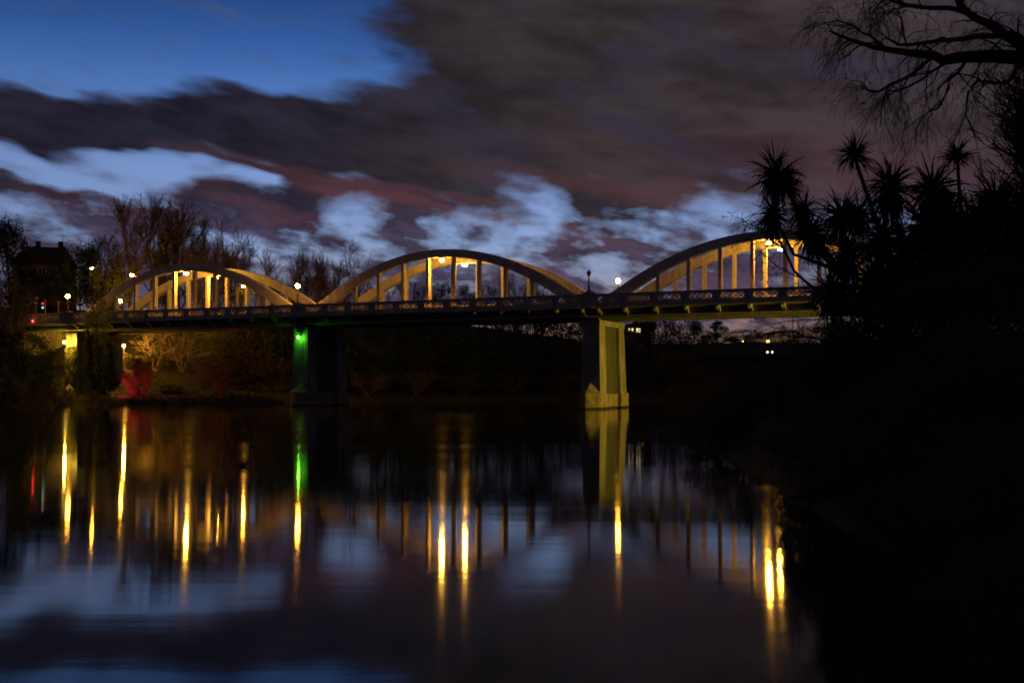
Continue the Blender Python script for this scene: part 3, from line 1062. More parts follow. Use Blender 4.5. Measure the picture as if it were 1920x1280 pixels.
def bare_meshes(seed, trunks=1, height=1.0, lean=0.05, n1=26, n2=9, n3=9, spread=0.6, up=0.12, l1=0.45, l2=0.4, l3=0.35, r=0.013, lo=0.2, droop=0.0, m_trunk='bark', m_twig='bark', twig=0.0011):
    """Leafless tree of unit height: trunk mesh (stem and limbs) and crown mesh (twigs)."""
    rng = np.random.default_rng(seed)
    if trunks > 1:
        a0 = rng.uniform(0, 6.28) + np.arange(trunks) * 2 * np.pi / trunks + rng.normal(0, 0.3, trunks)
        l0 = lean * rng.uniform(0.55, 1.45, trunks)
        d0 = np.stack([l0 * np.cos(a0), l0 * np.sin(a0), np.ones(trunks)], -1)
    else:
        d0 = np.stack([rng.normal(0, lean, trunks), rng.normal(0, lean, trunks), np.ones(trunks)], -1)
    s0 = np.stack([rng.normal(0, 0.01 * (trunks > 1), trunks), rng.normal(0, 0.01 * (trunks > 1), trunks), np.full(trunks, -0.015)], -1)
    L0 = rng.uniform(0.82, 1.0, trunks) * height
    P0, R0 = grow(rng, s0, d0, L0, np.full(trunks, r), np.full(trunks, r * 0.12), 12, 0.05, 0, 0.03)
    pos, tg, rr, u, _ = spawn(rng, P0, R0, n1, lo, 0.88)
    P1, R1 = grow(rng, pos, side_dirs(rng, tg, rng.uniform(spread * 0.6, spread * 1.2, len(pos))), l1 * (1.08 - u) * rng.uniform(0.6, 1.1, len(pos)) * height, np.minimum(rr * 0.6, r * 0.5), np.full(len(pos), twig * 1.3), 8, 0.10, droop, up)
    pos, tg, rr, u, _ = spawn(rng, P1, R1, n2, 0.15, 1.0)
    P2, R2 = grow(rng, pos, side_dirs(rng, tg, rng.uniform(0.3, 0.9, len(pos))), l2 * rng.uniform(0.25, 0.6, len(pos)) * height * 0.5, np.minimum(rr * 0.6, twig * 2.2), np.full(len(pos), twig), 5, 0.16, droop * 2, up * 0.6)
    pos, tg, rr, u, _ = spawn(rng, P2, R2, n3, 0.1, 1.0)
    P3, R3 = grow(rng, pos, side_dirs(rng, tg, rng.uniform(0.3, 0.8, len(pos))), l3 * rng.uniform(0.15, 0.4, len(pos)) * height * 0.4, np.full(len(pos), twig), np.full(len(pos), twig * 0.6), 4, 0.2, droop * 3, up * 0.5)
    tv, tf = join([strands(P0, R0, 7), strands(P1, R1, 5)])
    cv, cf = join([strands(P2, R2, 3), strands(P3, R3, 3)])
    zs = 1.0 / np.percentile(cv[:, 2], 99.8)
    xs = 0.5 / np.percentile(np.hypot(cv[:, 0], cv[:, 1]), 97)
    for a_ in (tv, cv):
        a_ *= np.array([xs, xs, zs])
    return np_mesh('trunk', tv, tf, M[m_trunk]), np_mesh('branches', cv, cf, M[m_twig])


def leaf_quads(rng, c, size, flat=0.0, aspect=0.5):
    """One folded leaf (quad) per centre."""
    n = len(c)
    d = unit(rng.normal(0, 1, (n, 3)))
    e = unit(np.cross(d, unit(rng.normal(0, 1, (n, 3)))))
    s = (size * rng.uniform(0.6, 1.3, n))[:, None]
    v = np.stack([c - d * s * 0.5, c + e * s * aspect * 0.5, c + d * s * 0.5, c - e * s * aspect * 0.5], 1)
    f = np.arange(n * 4).reshape(n, 4)
    return v.reshape(-1, 3), f


def leafy_meshes(seed, clumps=60, per=130, size=0.035, shape='round', m_leaf='leaf_dark', low=0.1, trunk_r=0.02):
    """Leafy tree/shrub of unit height and unit width: crown of leaf clumps on limbs, and the trunk with limbs."""
    rng = np.random.default_rng(seed)
    z = rng.uniform(low, 1, clumps)
    if shape == 'cone':
        rmax = 0.5 * (1.02 - z) ** 0.75
    elif shape == 'column':
        rmax = 0.5 * np.sqrt(np.clip(1 - ((z - 0.45) / 0.58) ** 4, 0.02, 1))
    else:
        c0 = 0.5 * (1 + low)
        rmax = 0.5 * np.sqrt(np.clip(1 - ((z - c0) / (0.52 * (1 - low))) ** 2, 0.03, 1))
    a = rng.uniform(0, 2 * np.pi, clumps)
    rr = rmax * rng.uniform(0.35, 1.0, clumps) ** 0.6
    cc = np.stack([rr * np.cos(a), rr * np.sin(a), z], -1)
    cs = rng.uniform(0.05, 0.12, clumps) * (0.7 if shape == 'cone' else 1)
    off = rng.normal(0, 1, (clumps, per, 3)) * np.array([1, 1, 0.75])
    off = off / np.maximum(1, np.linalg.norm(off, axis=-1, keepdims=True) / 1.5)
    pts = (cc[:, None] + off * cs[:, None, None]).reshape(-1, 3)
    pts[:, 2] = np.maximum(pts[:, 2], 0.01)
    v, f = leaf_quads(rng, pts, np.full(len(pts), size))
    crown = np_mesh('crown', v, f, M[m_leaf])
    P0, R0 = grow(rng, np.array([[0, 0, -0.02]]), np.array([[0.05, 0.03, 1.0]]), np.array([0.75]), np.array([trunk_r]), np.array([trunk_r * 0.3]), 8, 0.06, 0)
    base = P0[0][np.clip(((cc[:, 2] * 0.6) / 0.75 * 7).astype(int), 0, 7)]
    t = np.linspace(0, 1, 5)[None, :, None]
    P1 = base[:, None] * (1 - t) + cc[:, None] * t + rng.normal(0, 0.012, (clumps, 5, 3)) * (t * (1 - t) * 4)
    R1 = np.repeat((trunk_r * 0.35 * np.linspace(1, 0.2, 5))[None], clumps, 0)
    tv, tf = join([strands(P0, R0, 7), strands(P1, R1, 4)])
    return np_mesh('trunk', tv, tf, M['bark_dark']), crown


VEG = {}
VEG['poplar'] = [bare_meshes(11 + i, 1, n1=22, n2=10, n3=7, spread=0.62, up=0.16, l1=0.62, l2=0.55, lo=0.12, r=0.014, twig=0.0012) for i in range(3)]
VEG['willow'] = [bare_meshes(31 + i, 6, lean=0.34, n1=9, n2=9, n3=7, spread=0.45, up=0.10, l1=0.6, l2=0.55, r=0.011, lo=0.12, twig=0.0012) for i in range(3)]
VEG['brush'] = [bare_meshes(41 + i, 7, lean=0.5, n1=9, n2=8, n3=6, spread=0.7, up=0.04, l1=0.55, l2=0.7, r=0.011, lo=0.12, twig=0.0016) for i in range(2)]
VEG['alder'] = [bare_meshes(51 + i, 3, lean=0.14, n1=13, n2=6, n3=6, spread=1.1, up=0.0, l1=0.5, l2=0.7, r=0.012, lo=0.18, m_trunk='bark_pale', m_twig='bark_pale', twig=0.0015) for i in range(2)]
VEG['round'] = [leafy_meshes(61 + i, 70, 120, 0.035, 'round', 'leaf_dark') for i in range(3)]
VEG['olive'] = [leafy_meshes(71 + i, 70, 120, 0.032, 'round', 'leaf_olive', low=0.05) for i in range(2)]
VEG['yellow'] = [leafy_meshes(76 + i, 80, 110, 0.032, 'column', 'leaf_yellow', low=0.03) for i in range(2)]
VEG['cone'] = [leafy_meshes(81, 110, 110, 0.028, 'cone', 'leaf_dark', low=0.03)]
VEG['near'] = [leafy_meshes(91 + i, 110, 150, 0.020, 'round', 'leaf_near', low=0.0, trunk_r=0.012) for i in range(3)]
_cnt = {}


def plant(kind, name, cat, label, px, depth, py_top, width, group=None, parts=('trunk', 'branches'), rz=None, base_z=None, i=None):
    """Stand a tree on the ground at this bearing and distance; its height comes from its top in the photo, width in metres."""
    k = _cnt.get(kind, 0); _cnt[kind] = k + 1
    p = at(px, depth)
    g0 = gz(p.x, depth) if base_z is None else base_z
    h = zof(py_top, depth) - g0
    o = empty(name, (p.x, depth, g0), 0, label, cat, group)
    a, b = VEG[kind][(k if i is None else i) % len(VEG[kind])]
    rot = (0, 0, k * 2.39 if rz is None else rz)
    bare = kind in ('poplar', 'willow', 'brush', 'alder')
    wsc = width
    for me, nm in ((a, 'trunk'), (b, 'branches' if bare else 'crown')):
        c = mesh_obj(nm, me, o, (0, 0, 0), rot, (wsc, wsc, h))
    return o


# ---- trees behind the bridge, left bank
GB = 'bare winter trees beyond the bridge'
plant('poplar', 'bare_tree', 'tree', 'tall open-branched bare tree behind the left arch, next to the brightest street lamp', 243, 200, 370, 11, GB)
plant('poplar', 'bare_tree', 'tree', 'tall slender bare tree rising behind the dark cypress', 283, 205, 364, 11, GB)
plant('poplar', 'bare_tree', 'tree', 'narrow spire-topped bare tree above the crown of the left arch', 338, 200, 372, 12, GB)
plant('willow', 'bare_tree', 'tree', 'bare tree filling the gap between spire-topped and brush-like trees', 366, 204, 402, 11, GB)
plant('willow', 'bare_tree', 'tree', 'low bare tree at the end of the row over the left arch', 440, 200, 450, 9, GB)
plant('poplar', 'bare_tree', 'tree', 'slim bare tree between the cypress and spire-topped tree', 312, 208, 388, 9, GB)
plant('willow', 'bare_tree', 'tree', 'wide brush-like bare tree leaning over the left arch', 400, 198, 412, 14, GB)
plant('willow', 'bare_tree', 'tree', 'bare tree between left and middle arches, nearest the leaning brush-like tree', 530, 190, 462, 11, GB)
plant('willow', 'bare_tree', 'tree', 'thin-topped bare tree, middle one of three between the left and middle arches', 580, 192, 470, 10, GB)
plant('willow', 'bare_tree', 'tree', 'bushy bare tree beside the rise of the middle arch', 632, 188, 454, 13, GB)
plant('cone', 'cypress_tree', 'tree', 'dark pointed cypress among tall bare trees behind the left arch', 304, 196, 448, 6)
GD = 'dark evergreens behind the left bank'
for px, d, py, wd, lb in [(20, 205, 424, 9, 'dark evergreen taller than the house roof beside it'),
                          (150, 205, 462, 9, 'dark evergreen next to the house with two chimneys'),
                          (192, 215, 455, 9, 'dark evergreen behind the street lamp with the curved arm'),
                          (95, 192, 520, 9, 'low dark evergreen in front of the house wall')]:
    plant('round', 'evergreen_tree', 'tree', lb, px, d, py, wd, GD)
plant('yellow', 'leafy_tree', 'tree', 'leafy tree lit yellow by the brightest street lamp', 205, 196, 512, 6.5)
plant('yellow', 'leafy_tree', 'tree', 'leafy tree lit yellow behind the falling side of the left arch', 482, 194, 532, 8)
plant('olive', 'leafy_tree', 'tree', 'green leafy tree under the rise of the left arch by a red lamp post', 205, 178, 566, 6)
# ---- far trees seen through the middle and right arches
GF = 'distant trees across the river'
for kind, px, d, py, wd, nm, lb in [
        ('round', 828, 235, 531, 5.5, 'evergreen_tree', 'small round evergreen standing under the middle arch'),
        ('round', 868, 240, 540, 6.5, 'evergreen_tree', 'low spreading evergreen under the middle arch beside the round one'),
        ('willow', 905, 238, 528, 8, 'bare_tree', 'loose bare tree under the middle arch next to evergreens'),
        ('willow', 965, 232, 508, 11, 'bare_tree', 'big bare tree under the falling side of the middle arch'),
        ('willow', 1015, 236, 532, 9, 'bare_tree', 'bare tree tucked where the middle arch meets the deck'),
        ('willow', 700, 230, 528, 9, 'bare_tree', 'bare tree seen through the rise of the middle arch'),
        ('willow', 770, 240, 524, 8, 'bare_tree', 'faint bare tree behind hangers of the middle arch'),
        ('willow', 1200, 300, 533, 8, 'bare_tree', 'tiny bare tree under the start of the right arch'),
        ('willow', 1253, 310, 528, 8, 'bare_tree', 'tiny bare tree under the right arch beyond its first hanger')]:
    plant(kind, nm, 'tree', lb, px, d, py, wd, GF)
# ---- dark wall of trees along the far bank below the deck
GW = 'dark trees along the far bank under the deck'
far_desc = ['left of the middle pier', 'right behind the middle pier', 'beside the middle pier', 'one third along the middle span', 'at the centre of the middle span',
            'past the centre of the middle span', 'two thirds along the middle span', 'before the floodlit pier', 'behind the floodlit pier']


def shore(px, off):
    """Distance at which the bearing meets the far bank, plus an offset up the bank."""
    ds_ = np.arange(115, 320, 0.5)
    sd = river_sd((px - 960) / F * ds_, ds_)
    i = np.where(sd > 0)[0]
    return float(ds_[i[0]]) + off if len(i) else 230.0


for j, (px, py, wd) in enumerate([(475, 596, 11), (560, 590, 11), (650, 592, 12), (740, 586, 12), (825, 584, 12), (905, 586, 12), (985, 584, 12), (1060, 586, 12), (1135, 594, 11)]):
    plant('round', 'bank_tree', 'tree', 'dark leafy bank tree below the deck ' + far_desc[j], px, shore(px, 13), py, wd, GW)
for j, (px, py, wd) in enumerate([(600, 640, 9), (690, 650, 9), (775, 640, 9), (865, 655, 9), (945, 645, 9), (1025, 650, 9)]):
    plant('round', 'bank_bush', 'shrub', 'dark rounded bush on the far bank ' + ['just right of the green-lamp pier', 'below the second dark bank tree', 'early under the middle span', 'under the very middle of the bridge', 'late under the middle span', 'just left of the floodlit pier'][j], px, shore(px, 7), py, wd, 'dark bushes along the far bank')
for j, (px, py, wd) in enumerate([(420, 668, 9), (690, 694, 9), (780, 692, 9), (870, 698, 9), (960, 696, 9), (1050, 700, 9)]):
    plant('brush', 'bank_scrub', 'shrub', 'brown leafless scrub at the water edge ' + ['left of the middle pier', 'right of the middle pier', 'early in the middle span', 'under the middle of the bridge', 'late in the middle span', 'left of the floodlit pier'][j], px, shore(px, 3), py, wd, 'leafless scrub on the far bank')
for px, d, py, wd, kind, lb in [(1225, 222, 606, 9, 'round', 'dark tree in front of the house with lit windows'), (1285, 228, 602, 11, 'round', 'rounded dark tree right of the lit house under the right span'),
                                (1345, 236, 604, 9, 'cone', 'dark tree with pointed top under the right span'), (1395, 240, 620, 10, 'round', 'low dark tree under the right span against the pale sky'),
                                (1470, 246, 622, 12, 'round', 'low dark tree behind the distant orange lights'), (1560, 250, 606, 14, 'round', 'dark tree half hidden by the leaning branch under the right span'),
                                (1255, 212, 660, 14, 'olive', 'dark shrub on the far shore below the lit house'), (1340, 216, 662, 15, 'olive', 'dark shrub on the far shore below the pointed tree'), (1430, 220, 664, 15, 'olive', 'dark shrub on the far shore below white lamps')]:
    plant(kind, 'far_tree', 'tree', lb, px, d, py, wd, 'trees beyond the right span')
# ---- lamplit trees under the left span
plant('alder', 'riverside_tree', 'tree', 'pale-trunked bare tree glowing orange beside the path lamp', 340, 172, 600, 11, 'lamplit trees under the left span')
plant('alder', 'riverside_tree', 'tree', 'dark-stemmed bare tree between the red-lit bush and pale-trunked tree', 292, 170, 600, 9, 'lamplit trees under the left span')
plant('willow', 'riverside_tree', 'tree', 'brown spreading bare tree under the left span between pale trunks and green-lamp pier', 442, 174, 622, 11, 'lamplit trees under the left span')
plant('brush', 'riverside_scrub', 'shrub', 'brown bare scrub beside the green-lamp pier', 510, 171, 660, 9, 'lamplit scrub under the left span')
plant('brush', 'riverside_scrub', 'shrub', 'bare scrub at the foot of the pale-trunked tree', 385, 168, 694, 6, 'lamplit scrub under the left span')
plant('olive', 'riverside_bush', 'shrub', 'low leafy bush at the water below the pale-trunked tree', 320, 160, 722, 4.5)
plant('olive', 'flood_bush', 'shrub', 'bush lit deep red by a floodlight beside the left pier', 258, 153.5, 676, 4.2)
plant('brush', 'flood_scrub', 'shrub', 'bare scrub tinted red behind the red-lit bush', 272, 157, 655, 6)
# ---- left bank in front of the bridge
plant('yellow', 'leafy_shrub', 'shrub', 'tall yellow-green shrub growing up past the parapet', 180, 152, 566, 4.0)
plant('olive', 'leafy_shrub', 'shrub', 'rounded green shrub lit from the side by the yellow pier lamp', 88, 147, 656, 4.6)
plant('olive', 'leafy_shrub', 'shrub', 'dark shrub between the rounded green shrub and large dark bush', 58, 143, 622, 6.5)
plant('round', 'bank_bush', 'shrub', 'large dark bush at the left edge over the water', 2, 132, 640, 7.5)
plant('willow', 'bare_tree', 'tree', 'bare weeping tree above the large dark bush on left bank', 8, 146, 490, 8)
for j, (px, d, py, wd) in enumerate([(60, 129, 700, 6), (118, 138, 722, 5), (-20, 126, 690, 8), (172, 146, 730, 3.5)]):
    plant('brush', 'bank_scrub', 'shrub', 'tangled scrub at the water edge ' + ['beneath the dark shrub beside the rounded green one', 'beneath the rounded green shrub', 'under the large dark bush', 'at the foot of the ivy-clad pier'][j], px, d, py, wd, 'scrub along the left water edge')


# ------------------------------------------------------------------ houses and far lights
def house():
    d = 212
    p = at(84, d)
    g0 = gz(p.x, d)
    zr = zof(463, d) - g0
    o = empty('house', (p.x, d, g0), R(12), 'dark house with two chimneys and a roof aerial on the left bank', 'house')
    wl = zr - 3.6
    MB().box(-5.2, 5.2, -3.6, 3.6, -1.0, wl).build('wall', M['wall'], o)
    b = MB()
    e = 0.5
    b.v = [(-5.2 - e, -3.6 - e, wl), (5.2 + e, -3.6 - e, wl), (5.2 + e, 3.6 + e, wl), (-5.2 - e, 3.6 + e, wl), (-3.2, 0, zr), (3.6, 0, zr),
           (-5.2 - e, -3.6 - e, wl - 0.2), (5.2 + e, -3.6 - e, wl - 0.2), (5.2 + e, 3.6 + e, wl - 0.2), (-5.2 - e, 3.6 + e, wl - 0.2)]
    b.f = [(0, 1, 5, 4), (1, 2, 5), (2, 3, 4, 5), (3, 0, 4), (0, 6, 7, 1), (1, 7, 8, 2), (2, 8, 9, 3), (3, 9, 6, 0), (6, 9, 8, 7)]
    rf = b.build('roof', M['roof'], o)
    for x in (-1.2, 2.9):
        c = MB().box(x - 0.42, x + 0.42, -0.3, 0.35, zr - 1.0, zr + 0.95)
        c.box(x - 0.48, x + 0.48, -0.36, 0.41, zr + 0.95, zr + 1.08)
        c.build('chimney', M['brick'], rf)
    a = MB()
    a.tube([(3.3, 0.1, zr - 0.3), (3.3, 0.1, zr + 2.9)], 0.035, 6)
    a.tube([(2.6, 0.1, zr + 2.3), (4.1, 0.1, zr + 2.3)], 0.025, 5)
    for k in range(6):
        x = 2.7 + k * 0.26
        a.tube([(x, -0.35, zr + 2.3), (x, 0.55, zr + 2.3)], 0.02, 5)
    a.build('aerial', M['steel'], rf)
    for x in (-3.2, 0.2, 2.8):
        w_ = MB().box(x - 0.7, x + 0.7, -3.68, -3.60, wl - 2.3, wl - 0.8).build('window_frame', M['paint'], o)
        for dx in (-0.33, 0.33):
            MB().box(x + dx - 0.27, x + dx + 0.27, -3.70, -3.68, wl - 2.2, wl - 0.9).build('pane', M['glass_dark'], w_)


house()


def far_house():
    d = 252
    p = at(1192, d)
    g0 = gz(p.x, d)
    zr = zof(606, d) - g0
    o = empty('house', (p.x, d, g0), R(-6), 'distant house with lit windows beyond the floodlit pier', 'house')
    wl = zof(613, d) - g0
    MB().box(-3.0, 3.4, -3, 3, -1, wl).build('wall', M['wall'], o)
    b = MB()
    b.v = [(-3.5, -3.5, wl), (3.9, -3.5, wl), (3.9, 3.5, wl), (-3.5, 3.5, wl), (-1, 0, zr), (1.4, 0, zr)]
    b.f = [(0, 1, 5, 4), (1, 2, 5), (2, 3, 4, 5), (3, 0, 4), (0, 3, 2, 1)]
    b.build('roof', M['roof'], o)
    zc = zof(619, d) - g0
    for x, hw in ((-1.5, 0.16), (-0.75, 0.16), (0.35, 0.2), (0.85, 0.24)):
        MB().box(x - hw, x + hw, -3.06, -3.0, zc - (0.3 if hw < 0.18 else 0.6), zc + 0.3).build('window', M['win'], o)


far_house()


def shore_lamp(px, py, d, key, r, label):
    p = at(px, d)
    g0 = gz(p.x, d)
    h = max(zof(py, d) - g0, 0.6)
    o = empty('shore_lamp', (p.x, d, g0), 0, label, 'lamp', 'distant lamps on the right shore')
    MB().tube([(0, 0, -0.3), (0, 0, h - r)], 0.04, 6).build('pole', M['black'], o)
    MB().sphere((0, 0, h), r, 10, 6).build('globe', M[key], o, True)


shore_lamp(1439, 660, 212, 'white_l', 0.17, 'white distant lamp, one of a pair under the right span')
shore_lamp(1448, 660, 213, 'white_l', 0.17, 'white distant lamp, one of a pair under the right span')
shore_lamp(1440, 643, 236, 'orange_l', 0.34, 'orange distant lamp above the pair of white lamps')
shore_lamp(1393, 642, 236, 'orange_l', 0.14, 'small orange distant lamp under the right span')
shore_lamp(1204, 637, 236, 'orange_l', 0.16, 'small orange distant lamp below the lit house')

# approach roads
for nm, x0, x1 in (('road', -160.0, -49.62), ('road', 89.62, 220.0)):
    o = MB().box(x0, x1, 1.0, W_ALL - 1.0, 11.0, Z_DECK + 0.004).build(nm, M['asphalt'], None, loc=(X1, D1, 0), rot=(0, 0, -TH))
    o['kind'] = 'structure'


# ------------------------------------------------------------------ ducks
def duck(px, py, rz, label):
    d = HC * F / (py - HY)
    p = at(px, d)
    o = empty('duck', (p.x, d, 0), rz, label, 'duck', 'ducks on the river')
    b = MB()
    pts = [(-0.25, 0, 0.10), (-0.19, 0, 0.075), (-0.10, 0, 0.06), (0.0, 0, 0.055), (0.09, 0, 0.06), (0.15, 0, 0.10), (0.165, 0, 0.16), (0.175, 0, 0.205), (0.20, 0, 0.225), (0.235, 0, 0.22), (0.255, 0, 0.212), (0.30, 0, 0.205)]
    rad = [0.012, 0.05, 0.085, 0.095, 0.085, 0.055, 0.034, 0.036, 0.042, 0.032, 0.016, 0.010]
    pts = [tuple(0.8 * c_ for c_ in q_) for q_ in pts]; rad = [0.8 * r_ for r_ in rad]
    b.tube(pts, rad, 10).build('body', M['duck'], o, True)
    for sg in (-1, 1):
        w_ = MB()
        w_.tube([(-0.18, sg * 0.04, 0.08), (-0.10, sg * 0.06, 0.07), (0.0, sg * 0.07, 0.065), (0.06, sg * 0.056, 0.065)], [0.007, 0.025, 0.03, 0.01], 8).build('wing', M['duck_w'], o, True)


M['duck'] = mat('duck_feathers', (0.32, 0.26, 0.18), (0.16, 0.12, 0.08), 14, 0.7)
M['duck_w'] = mat('duck_wing', (0.2, 0.16, 0.11), (0.1, 0.08, 0.05), 14, 0.7)
duck(455, 874, R(15), 'small duck floating among amber reflections, closer to the camera bank')
duck(474, 836, R(170), 'small duck floating in dark water beyond the other duck')


# ------------------------------------------------------------------ right bank in front of the bridge
def head_mesh(seed, n=130, skirt=0.0):
    rng = np.random.default_rng(seed)
    u = rng.uniform(-0.35 - skirt, 1, n)
    a = rng.uniform(0, 2 * np.pi, n)
    c = np.sqrt(np.clip(1 - np.clip(u, -1, 1) ** 2, 0.02, 1))
    d = np.stack([c * np.cos(a), c * np.sin(a), u], -1)
    ln = rng.uniform(0.55, 1.1, n)
    k = 7
    P = np.zeros((n, k, 3))
    P[:, 0] = d * 0.05 + np.array([0, 0, -0.12]) * rng.uniform(0, 1, (n, 1))
    dd = unit(d)
    bend = rng.gamma(1.6, 0.65, (n, 1))
    for i in range(1, k):
        dd = unit(dd + np.array([0, 0, -0.06 - 0.26 * i / k]) * bend + rng.normal(0, 0.05, (n, 3)))
        P[:, i] = P[:, i - 1] + dd * (ln / (k - 1))[:, None]
    t = unit(P[:, 1] - P[:, 0])
    side = unit(np.cross(t, np.array([0, 0, 1.0]) + rng.normal(0, 0.5, (n, 3))))
    w = 0.026 * np.array([0.7, 1.0, 1.0, 0.9, 0.7, 0.45, 0.04])
    v = np.stack([P - side[:, None] * w[None, :, None], P + side[:, None] * w[None, :, None]], 2)
    idx = np.arange(n * k * 2).reshape(n, k, 2)
    f = np.stack([idx[:, :-1, 0], idx[:, :-1, 1], idx[:, 1:, 1], idx[:, 1:, 0]], -1).reshape(-1, 4)
    return np_mesh('leaf_head', v.reshape(-1, 3), f, M['sword'])


HEADS = [head_mesh(5, 170), head_mesh(6, 180), head_mesh(7, 260, 0.6), head_mesh(8, 280, 0.75)]


def cabbage_tree(label, base_px, d, heads, bends=None):
    """heads: (px, py, radius px, mesh index); trunk forks up to each head."""
    p = at(base_px, d)
    g0 = gz(p.x, d)
    o = empty('cabbage_tree', (p.x, d, g0), 0, label, 'cabbage tree', 'cabbage trees on the right bank')
    rng = random.Random(base_px)
    b = MB()
    hub = None
    for j, (px, py, r, mi) in enumerate(heads):
        dd = d + rng.uniform(-0.6, 0.6)
        q = at(px, dd, zof(py, dd)) - Vector((p.x, d, g0))
        q.z -= 0.05
        if hub is None:
            fx = bends if bends else (0.25, 0.45)
            mid = Vector((q.x * fx[0], q.y * 0.5, q.z * fx[1]))
            m2 = Vector((q.x * (fx[0] + 1) / 2 + rng.uniform(-.12, .12), q.y * 0.7, q.z * (fx[1] + 1) / 2))
            pts = [Vector((0, 0, -0.3)), mid * 0.5 + Vector((0.06, 0, 0)), mid, (mid + m2) / 2 + Vector((0.05, 0, 0.03)), m2, q]
            b.tube(pts, [0.16, 0.12, 0.10, 0.085, 0.07, 0.055], 7)
            hub = (mid, m2)
        else:
            s0 = hub[0].lerp(hub[1], rng.uniform(0.2, 0.9))
            m2 = s0.lerp(q, 0.5) + Vector(((q.x - s0.x) * 0.18, 0, -0.18 * abs(q.x - s0.x)))
            b.tube([s0, s0.lerp(m2, .5), m2, q], [0.07, 0.06, 0.05, 0.045], 6)
        s_ = r / F * dd
        mesh_obj('leaf_head', HEADS[mi], o, q, (rng.uniform(-.15, .15), rng.uniform(-.15, .15), rng.uniform(0, 6.28)), (s_, s_, s_ * (1.25 if mi > 1 else 1.05)))
    b.build('trunk', M['bark_dark'], o)
    return o


cabbage_tree('cabbage tree leaning left across the right arch', 1720, 34, [(1455, 322, 62, 2), (1450, 398, 48, 3), (1507, 392, 44, 2), (1520, 430, 54, 3), (1480, 350, 40, 0)], (0.45, 0.42))
cabbage_tree('cabbage tree with one tall bare-stemmed head and a drooping lower pair', 1690, 35, [(1601, 288, 52, 1), (1575, 400, 58, 2), (1610, 395, 52, 3), (1590, 475, 60, 3), (1560, 545, 62, 2)], (0.25, 0.55))
cabbage_tree('cabbage tree with a shaggy skirted head next to the tall-stemmed one', 1705, 36, [(1670, 345, 70, 3), (1655, 440, 62, 2), (1700, 470, 70, 3), (1640, 520, 66, 2)])
cabbage_tree('broadest cabbage tree with crowded skirted heads', 1770, 35, [(1748, 350, 70, 3), (1735, 420, 80, 2), (1775, 415, 76, 3), (1720, 520, 80, 2), (1790, 500, 84, 3)])
cabbage_tree('small-headed slender cabbage tree rising above the broadest one', 1815, 38, [(1794, 288, 44, 0), (1820, 420, 66, 2)], (0.4, 0.5))
cabbage_tree('cabbage tree partly behind red-twigged tree near the frame edge', 1880, 33, [(1865, 372, 68, 2), (1835, 415, 70, 3), (1905, 410, 72, 2), (1870, 480, 86, 3), (1925, 500, 90, 2)])

GS = 'dark shrubs on the right bank'
shr = [(1345, 47, 768, 3.2, 'low dark shrub at the very tip of the right bank'), (1395, 46, 728, 4.0, 'dark shrub just behind the tip of the right bank'), (1460, 43.5, 702, 4.0, 'dark shrub third from the tip of the right bank'), (1535, 42, 668, 4.2, 'dark shrub behind the leaning sapling'), (1575, 32, 640, 3.0, 'dark shrub under the leaning cabbage tree'), (1620, 33, 590, 3.6, 'dark shrub below the tall-stemmed cabbage tree'),
       (1680, 32, 560, 4.0, 'dark shrub below the shaggy cabbage tree'), (1750, 31, 535, 4.2, 'dark shrub below the broadest cabbage tree'), (1830, 30, 505, 4.4, 'dark shrub below the slender cabbage tree'), (1925, 28, 485, 4.4, 'dark shrub below the cabbage tree near the frame edge'),
       (1530, 27, 770, 2.4, 'low dark shrub overhanging the water off the right bank'), (1630, 24, 740, 2.8, 'low dark shrub in the middle of the right bank slope'), (1710, 21, 700, 3.0, 'dark shrub beside the flax on the camera side'), (1810, 18, 640, 3.0, 'dark shrub behind the flax'),
       (1910, 16, 600, 2.8, 'dark shrub at the frame edge above the flax'), (1690, 18, 900, 1.9, 'low dark shrub by the bank grass'), (1780, 15, 880, 1.9, 'low dark shrub among the bank grass'), (1880, 12.5, 820, 2.0, 'dark shrub nearest the flax leaves'), (1840, 11.5, 1040, 1.4, 'small dark shrub closest to the camera bank'), (1930, 10, 1000, 1.5, 'small dark shrub at the lower frame edge'),
       (1690, 40, 500, 5.0, 'tall dark thicket behind the shaggy cabbage tree'), (1790, 41, 445, 5.5, 'tall dark thicket behind the broadest cabbage tree'), (1890, 40, 420, 5.5, 'tall dark thicket behind the red-twigged tree')]
for px, d, py, wd, lb in shr:
    plant('near', 'bank_shrub', 'shrub', lb, px, d, py, wd, GS)
VEG['sprig'] = [bare_meshes(141 + i, 6, lean=0.6, n1=9, n2=7, n3=6, spread=0.8, up=0.0, l1=0.6, l2=0.7, r=0.009, lo=0.15, m_trunk='bark', m_twig='bark', twig=0.0018) for i in range(2)]
for px, d, py, wd, lb in [(1325, 44, 775, 3.2, 'twiggy bare shrub reaching out over the water from right bank'), (1420, 38, 800, 3.2, 'twiggy bare shrub low at the water edge of right bank'), (1520, 33, 570, 2.6, 'bare twiggy shrub under the leaning cabbage tree, against the bridge'), (1640, 21, 780, 2.6, 'bare twiggy shrub on the right bank slope'), (1570, 25, 800, 2.4, 'bare twiggy shrub in front of the low dark shrub overhanging water'), (1760, 15, 860, 2.2, 'bare twiggy shrub among the bank grass near the flax')]:
    plant('sprig', 'bare_shrub', 'shrub', lb, px, d, py, wd, 'bare twiggy shrubs on the right bank')


def pix_paths(lines, d, jit, rng):
    out = []
    for ln in lines:
        pts = []
        for q in ln:
            dd = d + (q[2] if len(q) > 2 else rng.uniform(-jit, jit))
            pts.append(at(q[0], dd, zof(q[1], dd)))
        out.append(pts)
    return out


